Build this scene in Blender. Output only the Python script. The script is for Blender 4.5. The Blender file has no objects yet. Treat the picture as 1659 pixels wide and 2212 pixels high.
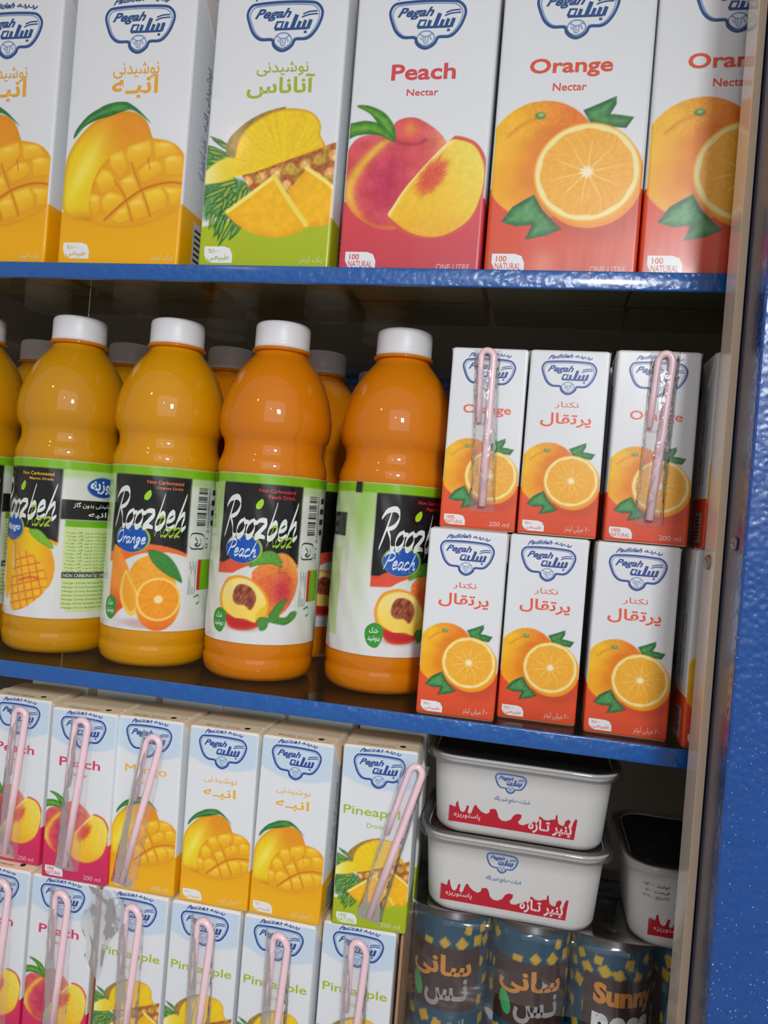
import bpy, bmesh, math, random
import numpy as np
from mathutils import Vector, Matrix
from mathutils.geometry import tessellate_polygon

random.seed(4); RNG = np.random.RandomState(11)
CM = 0.01
scene = bpy.context.scene
COL = scene.collection

# ------------------------------------------------------------------ camera, world, light, exposure
cam_data = bpy.data.cameras.new('camera')
cam_data.sensor_fit = 'HORIZONTAL'; cam_data.sensor_width = 36.0
cam_data.lens = 36.0 * 1650.0 / 1659.0
cam_data.clip_start = 0.01; cam_data.clip_end = 20
cam = bpy.data.objects.new('camera', cam_data); COL.objects.link(cam)
cam.location = (8.2754 * CM, -46.530 * CM, 12.4614 * CM)
cam.rotation_euler = (math.radians(89.75085), math.radians(-4.53669), math.radians(11.22126))
scene.camera = cam

world = bpy.data.worlds.new('shop'); scene.world = world; world.use_nodes = True
bg = world.node_tree.nodes['Background']
bg.inputs[0].default_value = (0.84, 0.78, 0.79, 1); bg.inputs[1].default_value = 0.44

def area(name, loc, target, sx, sy, power, col, spread=180):
    l = bpy.data.lights.new(name, 'AREA'); l.shape = 'RECTANGLE'
    l.size = sx * CM; l.size_y = sy * CM; l.energy = power; l.color = col; l.spread = math.radians(spread)
    o = bpy.data.objects.new(name, l); COL.objects.link(o)
    o.location = [c * CM for c in loc]
    d = Vector(target) - Vector(loc); o.rotation_euler = d.to_track_quat('-Z', 'Y').to_euler()
    return o
def bulb(name, loc, r, power, col):
    l = bpy.data.lights.new(name, 'POINT'); l.shadow_soft_size = r * CM; l.energy = power; l.color = col
    o = bpy.data.objects.new(name, l); COL.objects.link(o); o.location = [c * CM for c in loc]
    return o
area('shop_lamp', (37, -112, 56), (-18, 0, -14), 12, 12, 2.3, (0.93, 0.97, 1.0), 85)
area('shop_window', (40, -190, 70), (0, 0, 8), 150, 120, 6.5, (0.96, 0.96, 1.0))
bulb('ceiling_bulb', (-70, -120, 95), 3, 1.6, (1.0, 0.80, 0.50))
bulb('ceiling_spot', (5, -150, 75), 2.2, 1.2, (1.0, 0.97, 0.9))

scene.view_settings.view_transform = 'Standard'; scene.view_settings.look = 'None'
scene.view_settings.exposure = -0.12; scene.view_settings.gamma = 1.0
scene.view_settings.use_curve_mapping = False
scene.cycles.max_bounces = 8; scene.cycles.transparent_max_bounces = 24
scene.cycles.caustics_reflective = False; scene.cycles.caustics_refractive = False

# ------------------------------------------------------------------ colour + material helpers
def lin(c):
    c = np.asarray(c, float) / 255.0
    return np.where(c <= 0.04045, c / 12.92, ((c + 0.055) / 1.055) ** 2.4)
def L4(c): return tuple(float(x) for x in lin(c)) + (1.0,)

class NT:
    def __init__(s, name):
        s.m = bpy.data.materials.new(name); s.m.use_nodes = True
        s.t = s.m.node_tree; s.b = s.t.nodes['Principled BSDF']; s.out = s.t.nodes['Material Output']
    def n(s, typ, **k):
        x = s.t.nodes.new(typ)
        for a, v in k.items(): setattr(x, a, v)
        return x
    def l(s, a, b): s.t.links.new(a, b)
    def bump(s, height, strength, dist, normal_to=None):
        b = s.n('ShaderNodeBump'); b.inputs['Strength'].default_value = strength
        b.inputs['Distance'].default_value = dist; s.l(height, b.inputs['Height'])
        s.l(b.outputs[0], s.b.inputs['Normal']); return b
def noise_tex(N, scale, detail=3, coord='Object', stretch=None):
    tc = N.n('ShaderNodeTexCoord'); t = N.n('ShaderNodeTexNoise')
    t.inputs['Scale'].default_value = scale; t.inputs['Detail'].default_value = detail
    if stretch:
        mp = N.n('ShaderNodeMapping'); mp.inputs['Scale'].default_value = stretch
        N.l(tc.outputs[coord], mp.inputs[0]); N.l(mp.outputs[0], t.inputs[0])
    else: N.l(tc.outputs[coord], t.inputs[0])
    return t
def plain(name, col, rough=0.5, metal=0.0, coat=0.0, spec=0.5, mottle=0.06, mscale=80, bump=0.0, bscale=200, sss=0):
    N = NT(name); c = L4(col)
    t = noise_tex(N, mscale); mx = N.n('ShaderNodeMix', data_type='RGBA')
    N.l(t.outputs['Fac'], mx.inputs['Factor'])
    mx.inputs['A'].default_value = tuple(x * (1 - mottle) for x in c[:3]) + (1,)
    mx.inputs['B'].default_value = tuple(min(1, x * (1 + mottle)) for x in c[:3]) + (1,)
    N.l(mx.outputs['Result'], N.b.inputs['Base Color'])
    N.b.inputs['Roughness'].default_value = rough; N.b.inputs['Metallic'].default_value = metal
    N.b.inputs['Coat Weight'].default_value = coat; N.b.inputs['Coat Roughness'].default_value = 0.08
    N.b.inputs['Specular IOR Level'].default_value = spec
    if sss:
        N.b.inputs['Subsurface Weight'].default_value = sss; N.b.inputs['Subsurface Scale'].default_value = 0.01
        N.b.inputs['Subsurface Radius'].default_value = (1, .5, .1)
    if bump:
        t2 = noise_tex(N, bscale, 2); N.bump(t2.outputs['Fac'], bump, 0.001)
    return N.m
def printed(name, rough=0.32, bump=0.18, coat=0.15, spec=0.5):
    N = NT(name); a = N.n('ShaderNodeVertexColor'); a.layer_name = 'print'
    N.l(a.outputs[0], N.b.inputs['Base Color'])
    N.b.inputs['Roughness'].default_value = rough; N.b.inputs['Coat Weight'].default_value = coat
    N.b.inputs['Coat Roughness'].default_value = 0.1; N.b.inputs['Specular IOR Level'].default_value = spec
    t = noise_tex(N, 60, 2, stretch=(1, 1, 0.25)); N.bump(t.outputs['Fac'], bump, 0.0012)
    return N.m
def clear_film(name, tint=(255, 255, 255), alpha=0.1, rough=0.06, gloss=1.0, bump=0.5, bscale=150, haze=0.0, stretch=(1, 1, .4), ior=1.5):
    """thin clear sheet: tinted transparency + fresnel gloss (+ a little milky haze)"""
    N = NT(name); N.t.nodes.remove(N.b)
    tr = N.n('ShaderNodeBsdfTransparent'); tr.inputs[0].default_value = L4(tint)
    gl = N.n('ShaderNodeBsdfGlossy'); gl.inputs['Roughness'].default_value = rough
    df = N.n('ShaderNodeBsdfDiffuse'); df.inputs[0].default_value = (0.8, 0.8, 0.8, 1)
    m1 = N.n('ShaderNodeMixShader'); m1.inputs[0].default_value = haze
    N.l(tr.outputs[0], m1.inputs[1]); N.l(df.outputs[0], m1.inputs[2])
    fr = N.n('ShaderNodeFresnel'); fr.inputs[0].default_value = ior
    mu = N.n('ShaderNodeMath', operation='MULTIPLY_ADD'); mu.inputs[1].default_value = gloss; mu.inputs[2].default_value = alpha
    N.l(fr.outputs[0], mu.inputs[0]); mu.use_clamp = True
    m2 = N.n('ShaderNodeMixShader'); N.l(mu.outputs[0], m2.inputs[0]); N.l(m1.outputs[0], m2.inputs[1]); N.l(gl.outputs[0], m2.inputs[2])
    N.l(m2.outputs[0], N.out.inputs[0])
    if bump:
        t = noise_tex(N, bscale, 2, stretch=stretch); b = N.n('ShaderNodeBump')
        b.inputs['Strength'].default_value = bump; b.inputs['Distance'].default_value = 0.001
        N.l(t.outputs['Fac'], b.inputs['Height']); N.l(b.outputs[0], gl.inputs['Normal']); N.l(b.outputs[0], fr.inputs['Normal'])
    return N.m
def hammered(name, c1, c2, rough=0.3, scale=420, strength=0.9, sparkle=0.0, metal=0.0, coat=0.3):
    N = NT(name); tc = N.n('ShaderNodeTexCoord')
    v = N.n('ShaderNodeTexVoronoi'); v.inputs['Scale'].default_value = scale; v.feature = 'SMOOTH_F1'
    nz = N.n('ShaderNodeTexNoise'); nz.inputs['Scale'].default_value = scale * 0.35; nz.inputs['Detail'].default_value = 3
    N.l(tc.outputs['Object'], v.inputs['Vector']); N.l(tc.outputs['Object'], nz.inputs[0])
    add = N.n('ShaderNodeMath', operation='ADD'); N.l(v.outputs['Distance'], add.inputs[0]); N.l(nz.outputs['Fac'], add.inputs[1])
    N.bump(add.outputs[0], strength, 0.0006)
    mx = N.n('ShaderNodeMix', data_type='RGBA'); N.l(nz.outputs['Fac'], mx.inputs['Factor'])
    mx.inputs['A'].default_value = L4(c1); mx.inputs['B'].default_value = L4(c2)
    src = mx.outputs['Result']
    if sparkle:   # raised blisters of the hammered paint
        v2 = N.n('ShaderNodeTexVoronoi'); v2.inputs['Scale'].default_value = sparkle; N.l(tc.outputs['Object'], v2.inputs['Vector'])
        r = N.n('ShaderNodeValToRGB'); r.color_ramp.elements[0].position = 0.0; r.color_ramp.elements[0].color = (1, 1, 1, 1)
        r.color_ramp.elements[1].position = 0.45; r.color_ramp.elements[1].color = (0, 0, 0, 1); N.l(v2.outputs['Distance'], r.inputs[0])
        b2 = N.n('ShaderNodeBump'); b2.inputs['Strength'].default_value = 1.0; b2.inputs['Distance'].default_value = 0.0011
        N.l(r.outputs[0], b2.inputs['Height']); N.l(b2.outputs[0], N.b.inputs['Coat Normal'])
    N.l(src, N.b.inputs['Base Color'])
    N.b.inputs['Roughness'].default_value = rough; N.b.inputs['Metallic'].default_value = metal
    N.b.inputs['Coat Weight'].default_value = coat; N.b.inputs['Coat Roughness'].default_value = 0.15
    return N.m
def carton_stock(name, band, band_z, top_z, white=(226, 229, 231), top=(226, 205, 178)):
    """printed board: coloured foot band, white wall, top whose cream tone holds warm light; split by height on the box"""
    N = NT(name); tc = N.n('ShaderNodeTexCoord'); sp = N.n('ShaderNodeSeparateXYZ'); N.l(tc.outputs['Object'], sp.inputs[0])
    g = N.n('ShaderNodeMath', operation='GREATER_THAN'); N.l(sp.outputs['Z'], g.inputs[0]); g.inputs[1].default_value = band_z
    g2 = N.n('ShaderNodeMath', operation='GREATER_THAN'); N.l(sp.outputs['Z'], g2.inputs[0]); g2.inputs[1].default_value = top_z
    g3 = N.n('ShaderNodeMath', operation='LESS_THAN'); N.l(sp.outputs['Z'], g3.inputs[0]); g3.inputs[1].default_value = 0.0006
    a = N.n('ShaderNodeMix', data_type='RGBA'); N.l(g.outputs[0], a.inputs['Factor']); a.inputs['A'].default_value = L4(band); a.inputs['B'].default_value = L4(white)
    b = N.n('ShaderNodeMix', data_type='RGBA'); N.l(g2.outputs[0], b.inputs['Factor']); N.l(a.outputs['Result'], b.inputs['A']); b.inputs['B'].default_value = L4(top)
    d = N.n('ShaderNodeMix', data_type='RGBA'); N.l(g3.outputs[0], d.inputs['Factor']); N.l(b.outputs['Result'], d.inputs['A']); d.inputs['B'].default_value = L4((205, 200, 180))
    N.l(d.outputs['Result'], N.b.inputs['Base Color']); N.b.inputs['Roughness'].default_value = 0.34
    N.b.inputs['Coat Weight'].default_value = 0.15; N.b.inputs['Coat Roughness'].default_value = 0.1
    t = noise_tex(N, 60, 2, stretch=(1, 1, 0.25)); N.bump(t.outputs['Fac'], 0.18, 0.0012)
    return N.m

MAT = {}
def ink(c, rough=0.35):
    k = ('ink',) + tuple(c)
    if k not in MAT: MAT[k] = plain('printing_ink_%d_%d_%d' % tuple(c), c, rough, mottle=0.04, coat=0.1)
    return MAT[k]

# ------------------------------------------------------------------ object helpers
def link(o): COL.objects.link(o); return o
def obj(name, me, mat=None, parent=None):
    o = bpy.data.objects.new(name, me); link(o)
    if mat is not None and not me.materials: me.materials.append(mat)
    if parent is not None: o.parent = parent
    return o
def thing(name, label, cat, loc, rot=(0, 0, 0), group=None):
    o = bpy.data.objects.new(name, None); link(o); o.empty_display_size = 0.01
    o.location = [c * CM for c in loc]; o.rotation_euler = [math.radians(a) for a in rot]
    o['label'] = label; o['category'] = cat
    if group: o['group'] = group
    return o
def tag(o, label, cat, group=None, kind=None):
    o['label'] = label; o['category'] = cat
    if group: o['group'] = group
    if kind: o['kind'] = kind
    return o
def mesh(name, V, F, smooth=True, sharp_from=None):
    me = bpy.data.meshes.new(name); me.from_pydata([tuple(float(c) * CM for c in v) for v in V], [], [tuple(int(i) for i in f) for f in F])
    if smooth:
        fl = np.ones(len(me.polygons), bool)
        if sharp_from is not None: fl[sharp_from:] = False
        me.polygons.foreach_set('use_smooth', fl)
    me.update(); return me
class MB:
    def __init__(s): s.V = []; s.F = []
    def add(s, V, F):
        k = len(s.V); s.V += [tuple(v) for v in V]; s.F += [tuple(i + k for i in f) for f in F]; return s
    def box(s, x0, x1, y0, y1, z0, z1):
        return s.add([(x, y, z) for z in (z0, z1) for y in (y0, y1) for x in (x0, x1)],
                     [(0, 2, 3, 1), (4, 5, 7, 6), (0, 1, 5, 4), (2, 6, 7, 3), (0, 4, 6, 2), (1, 3, 7, 5)])
    def mesh(s, name, smooth=False): return mesh(name, s.V, s.F, smooth)
def bevelled(me, w, seg=2):
    bm = bmesh.new(); bm.from_mesh(me)
    bmesh.ops.bevel(bm, geom=list(bm.edges), offset=w * CM, segments=seg, affect='EDGES', profile=0.5)
    bm.to_mesh(me); bm.free(); return me
def lathe(prof, n=48, cx=0, cy=0, a0=0, a1=360, capped=True):
    V = []; F = []
    full = abs(a1 - a0 - 360) < 1e-6; m = n if full else n + 1
    for r, z in prof:
        for i in range(m):
            a = math.radians(a0 + (a1 - a0) * i / n); V.append((cx + r * math.sin(a), cy - r * math.cos(a), z))
    for j in range(len(prof) - 1):
        for i in range(n if not full else m):
            i2 = (i + 1) % m
            F.append((j * m + i, j * m + i2, (j + 1) * m + i2, (j + 1) * m + i))
    if capped and full:
        F.append(tuple(range(m))[::-1]); F.append(tuple((len(prof) - 1) * m + i for i in range(m)))
    return V, F
def tube(path, r, n=10, close_ends=True):
    P = [Vector(p) for p in path]; V = []; F = []; up = Vector((0, 1, 0))
    rr = r if hasattr(r, '__len__') else [r] * len(P)
    for k, p in enumerate(P):
        t = (P[min(k + 1, len(P) - 1)] - P[max(k - 1, 0)]).normalized()
        a = up.cross(t).normalized(); b = t.cross(a)
        for i in range(n):
            q = 2 * math.pi * i / n; V.append(p + a * math.cos(q) * rr[k] + b * math.sin(q) * rr[k])
    for k in range(len(P) - 1):
        for i in range(n): F.append((k * n + i, k * n + (i + 1) % n, (k + 1) * n + (i + 1) % n, (k + 1) * n + i))
    if close_ends: F.append(tuple(range(n))[::-1]); F.append(tuple((len(P) - 1) * n + i for i in range(n)))
    return V, F
def smooth_path(P, k=6, closed=False):
    P = np.asarray(P, float); n = len(P); out = []
    rng = range(n) if closed else range(n - 1)
    for i in rng:
        p0 = P[(i - 1) % n] if closed or i > 0 else P[0]; p1 = P[i]; p2 = P[(i + 1) % n]
        p3 = P[(i + 2) % n] if closed or i + 2 < n else P[-1]
        for j in range(k):
            t = j / k
            out.append(0.5 * ((2 * p1) + (-p0 + p2) * t + (2 * p0 - 5 * p1 + 4 * p2 - p3) * t * t + (-p0 + 3 * p1 - 3 * p2 + p3) * t ** 3))
    if not closed: out.append(P[-1])
    return np.array(out)

# ------------------------------------------------------------------ flat print geometry (2-D verts + faces, wrapped onto a surface later)
AR = {'ا': 'FE8D FE8E', 'آ': 'FE81 FE82', 'ب': 'FE8F FE90 FE91 FE92', 'پ': 'FB56 FB57 FB58 FB59', 'ت': 'FE95 FE96 FE97 FE98',
      'د': 'FEA9 FEAA', 'ر': 'FEAD FEAE', 'ز': 'FEAF FEB0', 'س': 'FEB1 FEB2 FEB3 FEB4', 'ش': 'FEB5 FEB6 FEB7 FEB8',
      'ط': 'FEC1 FEC2 FEC3 FEC4', 'ع': 'FEC9 FECA FECB FECC', 'ق': 'FED5 FED6 FED7 FED8', 'ک': 'FB8E FB8F FB90 FB91', 'گ': 'FB92 FB93 FB94 FB95',
      'ل': 'FEDD FEDE FEDF FEE0', 'م': 'FEE1 FEE2 FEE3 FEE4', 'ن': 'FEE5 FEE6 FEE7 FEE8', 'و': 'FEED FEEE', 'ه': 'FEE9 FEEA FEEB FEEC',
      'ی': 'FBFC FBFD FBFE FBFF', 'ف': 'FED1 FED2 FED3 FED4', 'خ': 'FEA5 FEA6 FEA7 FEA8', 'ص': 'FEB9 FEBA FEBB FEBC', 'ـ': '0640 0640 0640 0640'}
AR = {k: [chr(int(x, 16)) for x in v.split()] for k, v in AR.items()}
def shape(s):
    out = []
    for i, c in enumerate(s):
        if c not in AR: out.append(c); continue
        pv = i > 0 and s[i - 1] in AR and len(AR[s[i - 1]]) == 4
        nx = i + 1 < len(s) and s[i + 1] in AR and len(AR[c]) == 4
        out.append(AR[c][3 if pv and nx else 2 if nx else 1 if pv else 0])
    r = ''.join(out)[::-1]
    for d in ('۱۰۰', '۲۰۰'): r = r.replace(d[::-1], d)
    return r
_tc = {}
def glyphs(s, bold=0.0, shear=0.0):
    k = (s, bold, shear)
    if k in _tc: return _tc[k]
    c = bpy.data.curves.new('lettering', 'FONT'); c.body = shape(s) if any(ch in AR for ch in s) else s
    c.resolution_u = 3; c.offset = bold; c.shear = shear; c.fill_mode = 'FRONT'
    o = bpy.data.objects.new('lettering', c); link(o)
    dg = bpy.context.evaluated_depsgraph_get(); m = bpy.data.meshes.new_from_object(o.evaluated_get(dg))
    V = np.array([v.co[:2] for v in m.vertices]); F = [tuple(p.vertices) for p in m.polygons]
    # weld + limit: drop degenerate
    bpy.data.objects.remove(o); bpy.data.curves.remove(c); bpy.data.meshes.remove(m)
    _tc[k] = (V, F); return _tc[k]
class Flat:
    """flat ink shapes in (u, v)"""
    def __init__(s): s.V = []; s.F = []
    def add(s, V, F):
        k = len(s.V); s.V += [tuple(v) for v in V]; s.F += [tuple(i + k for i in f) for f in F]; return s
    def text(s, t, box, bold=0.0, shear=0.0, rot=0, arc=0.0):
        V, F = glyphs(t, bold, shear); lo = V.min(0); hi = V.max(0); Q = (V - lo) / (hi - lo)
        if rot == 90: Q = np.stack([1 - Q[:, 1], Q[:, 0]], 1)
        if rot == -90: Q = np.stack([Q[:, 1], 1 - Q[:, 0]], 1)
        u0, v0, u1, v1 = box; Q = np.stack([u0 + Q[:, 0] * (u1 - u0), v0 + Q[:, 1] * (v1 - v0)], 1)
        if arc: Q[:, 1] += arc * (1 - ((Q[:, 0] - (u0 + u1) / 2) / ((u1 - u0) / 2)) ** 2)
        return s.add(Q, F)
    def stroke(s, P, w, closed=False, k=5, smooth=True):
        P = smooth_path(P, k, closed) if smooth else np.asarray(P, float)
        n = len(P); V = []; F = []
        for i in range(n):
            a = P[(i - 1) % n] if closed or i > 0 else P[0]; b = P[(i + 1) % n] if closed or i < n - 1 else P[-1]
            d = b - a; d = d / (np.hypot(*d) + 1e-12); nn = np.array([-d[1], d[0]])
            ww = w if not callable(w) else w(i / max(1, n - 1))
            V += [P[i] + nn * ww / 2, P[i] - nn * ww / 2]
        for i in range(n if closed else n - 1):
            j = (i + 1) % n; F.append((2 * i, 2 * i + 1, 2 * j + 1, 2 * j))
        return s.add(V, F)
    def poly(s, P, smooth=False, k=5):
        P = smooth_path(P, k, True) if smooth else np.asarray(P, float)
        T = tessellate_polygon([[Vector((p[0], p[1], 0)) for p in P]])
        return s.add(P, [tuple(t) for t in T])
    def rect(s, u0, v0, u1, v1): return s.add([(u0, v0), (u1, v0), (u1, v1), (u0, v1)], [(0, 1, 2, 3)])
    def ellipse(s, cu, cv, a, b, n=32): return s.poly([(cu + a * math.cos(2 * math.pi * i / n), cv + b * math.sin(2 * math.pi * i / n)) for i in range(n)])
    def mesh(s, name, fn, off, step=None):
        V = list(s.V); F = []
        if step is None: step = 7 if fn in (label_fn,) or fn.__name__ == 'fn' else None
        if step:    # split wide faces so that they follow a curved wall
            todo = []
            for f in s.F: todo += [(f[0], f[i], f[i + 1]) for i in range(1, len(f) - 1)]
            while todo:
                f = todo.pop(); us = [V[i][0] for i in f]
                if max(us) - min(us) <= step: F.append(f); continue
                e = max(((0, 1), (1, 2), (2, 0)), key=lambda q: abs(us[q[0]] - us[q[1]])); a, b = f[e[0]], f[e[1]]; c = f[3 - e[0] - e[1]]
                V.append(((V[a][0] + V[b][0]) / 2, (V[a][1] + V[b][1]) / 2)); m = len(V) - 1
                todo += [(a, m, c), (m, b, c)]
        else: F = s.F
        return mesh(name, [fn(u, v, off) for u, v in V], F, smooth=False)

# hand-drawn brush script, each letter as strokes in a unit box (x, y), advance
SCRIPT = {'R': ([[(-.08, .78), (.05, .98), (.35, 1.04), (.52, .86), (.42, .6), (.16, .5)], [(.22, .98), (.16, .5), (.06, -.02)], [(.2, .5), (.36, .3), (.46, .02), (.58, .04)]], .56),
          'P': ([[(-.08, .74), (.05, .98), (.35, 1.04), (.52, .84), (.42, .58), (.18, .5)], [(.22, .98), (.16, .5), (.06, -.04)]], .5),
          'o': ([[(.2, .46), (.06, .36), (.02, .14), (.12, .0), (.27, .1), (.3, .32), (.2, .46), (.3, .4), (.4, .42)]], .36),
          'z': ([[(.0, .44), (.16, .48), (.34, .42), (.2, .22), (.02, .0), (.2, .05), (.38, .02)]], .4),
          'b': ([[(.14, .96), (.1, .5), (.04, .1), (.14, .0), (.3, .12), (.32, .34), (.2, .44), (.08, .3)]], .38),
          'e': ([[(.04, .2), (.2, .26), (.28, .38), (.18, .47), (.06, .36), (.04, .12), (.14, .0), (.34, .12)]], .34),
          'h': ([[(.2, .98), (.12, .5), (.02, .0)], [(.08, .24), (.22, .44), (.3, .38), (.26, .14), (.3, .0), (.42, .1)]], .4),
          'a': ([[(.28, .42), (.12, .44), (.03, .2), (.1, .0), (.24, .12), (.3, .42), (.27, .1), (.34, .0), (.42, .1)]], .38),
          'c': ([[(.28, .38), (.18, .47), (.05, .34), (.03, .12), (.13, .0), (.32, .1)]], .32),
          'O': ([[(.3, 1.0), (.08, .8), (.02, .36), (.16, .0), (.4, .2), (.46, .66), (.3, 1.0), (.4, .92)]], .5),
          'r': ([[(.02, .44), (.1, .3), (.06, .0)], [(.1, .3), (.2, .46), (.3, .42)]], .28),
          'n': ([[(.02, .44), (.1, .3), (.04, .0)], [(.08, .24), (.2, .46), (.28, .38), (.24, .1), (.34, .02)]], .36),
          'g': ([[(.28, .42), (.1, .44), (.03, .2), (.14, .08), (.28, .4), (.2, -.3), (.02, -.28), (.3, .04)]], .36)}
def script(fl, word, box, w=0.12, slant=0.22):
    x = 0; paths = []
    for ch in word:
        st, adv = SCRIPT[ch]
        for p in st: paths.append(np.array([(x + a + b * slant, b) for a, b in p]))
        x += adv
    A = np.vstack(paths); lo = A.min(0); hi = A.max(0); u0, v0, u1, v1 = box
    for p in paths:
        q = (p - lo) / (hi - lo); q = q * [u1 - u0, v1 - v0] + [u0, v0]
        fl.stroke(q, lambda t: w * (v1 - v0) * (0.55 + 0.6 * math.sin(math.pi * min(1, max(0, t))) ** 0.7), k=4)

# ------------------------------------------------------------------ painted print: colours evaluated on a fine grid of vertices
def vnoise(U, V, f, seed=0):
    g = np.random.RandomState(seed).rand(97, 97); x = U * f + 50.3; y = V * f + 50.7
    xi = np.floor(x).astype(int); yi = np.floor(y).astype(int); fx = x - xi; fy = y - yi
    fx = fx * fx * (3 - 2 * fx); fy = fy * fy * (3 - 2 * fy); a = g[xi % 97, yi % 97]; b = g[(xi + 1) % 97, yi % 97]; c = g[xi % 97, (yi + 1) % 97]; d = g[(xi + 1) % 97, (yi + 1) % 97]
    return (a * (1 - fx) + b * fx) * (1 - fy) + (c * (1 - fx) + d * fx) * fy
def ss(x, a, b): t = np.clip((x - a) / (b - a + 1e-12), 0, 1); return t * t * (3 - 2 * t)
class Paint:
    def __init__(s, U, V, base, px=0.005):
        s.U = U; s.V = V; s.px = px; s.C = np.empty(U.shape + (3,)); s.C[:] = base
    def put(s, a, col):
        a = np.clip(a, 0, 1)[..., None]; col = np.asarray(col, float); s.C = s.C * (1 - a) + col * a
    def sdf(s, P):
        d = np.full(s.U.shape, 1e9); ins = np.zeros(s.U.shape, bool); n = len(P)
        for i in range(n):
            ax, ay = P[i]; bx, by = P[(i + 1) % n]; ex = bx - ax; ey = by - ay; wx = s.U - ax; wy = s.V - ay
            t = np.clip((wx * ex + wy * ey) / (ex * ex + ey * ey + 1e-15), 0, 1)
            d = np.minimum(d, (wx - ex * t) ** 2 + (wy - ey * t) ** 2)
            c = ((ay <= s.V) != (by <= s.V)) & (s.U < (bx - ax) * (s.V - ay) / ((by - ay) or 1e-15) + ax); ins ^= c
        d = np.sqrt(d); return np.where(ins, -d, d)
    def mask(s, P, smooth=True, k=4, soft=None):
        P = smooth_path(P, k, True) if smooth else np.asarray(P, float)
        sd = s.sdf(P); w = soft or s.px; return 1 - ss(sd, -w, w), sd
    def poly(s, P, col, **k): a, sd = s.mask(P, **k); s.put(a, col); return a, sd
    def ell(s, cu, cv, a, b, ang=0, soft=None):
        c, n = math.cos(ang), math.sin(ang); x = (s.U - cu) * c + (s.V - cv) * n; y = -(s.U - cu) * n + (s.V - cv) * c
        r = np.sqrt((x / a) ** 2 + (y / b) ** 2); w = (soft or s.px) / min(a, b); return 1 - ss(r, 1 - w, 1 + w), r, x, y
    def line(s, P, w, col, soft=None, smooth=True, amt=1.0):
        P = smooth_path(P, 4) if smooth else np.asarray(P, float); d = np.full(s.U.shape, 1e9)
        for i in range(len(P) - 1):
            ax, ay = P[i]; ex, ey = P[i + 1] - P[i]; wx = s.U - ax; wy = s.V - ay
            t = np.clip((wx * ex + wy * ey) / (ex * ex + ey * ey + 1e-15), 0, 1); d = np.minimum(d, (wx - ex * t) ** 2 + (wy - ey * t) ** 2)
        d = np.sqrt(d); q = soft or s.px; s.put(amt * (1 - ss(d, w / 2 - q, w / 2 + q)), col)
def mixc(a, b, t): t = np.clip(t, 0, 1)[..., None]; return np.asarray(a, float) * (1 - t) + np.asarray(b, float) * t

WHITE = (226, 229, 231)
def leaf(p, P, dk, lt, vein, smooth=True):
    a, sd = p.mask(P, k=4, smooth=smooth); n = vnoise(p.U, p.V, 30, 5); p.put(a, mixc(dk, lt, ss(-sd, 0.0, .05) * .6 + n * .35)); p.line(vein, .006, lt, amt=.8)

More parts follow.
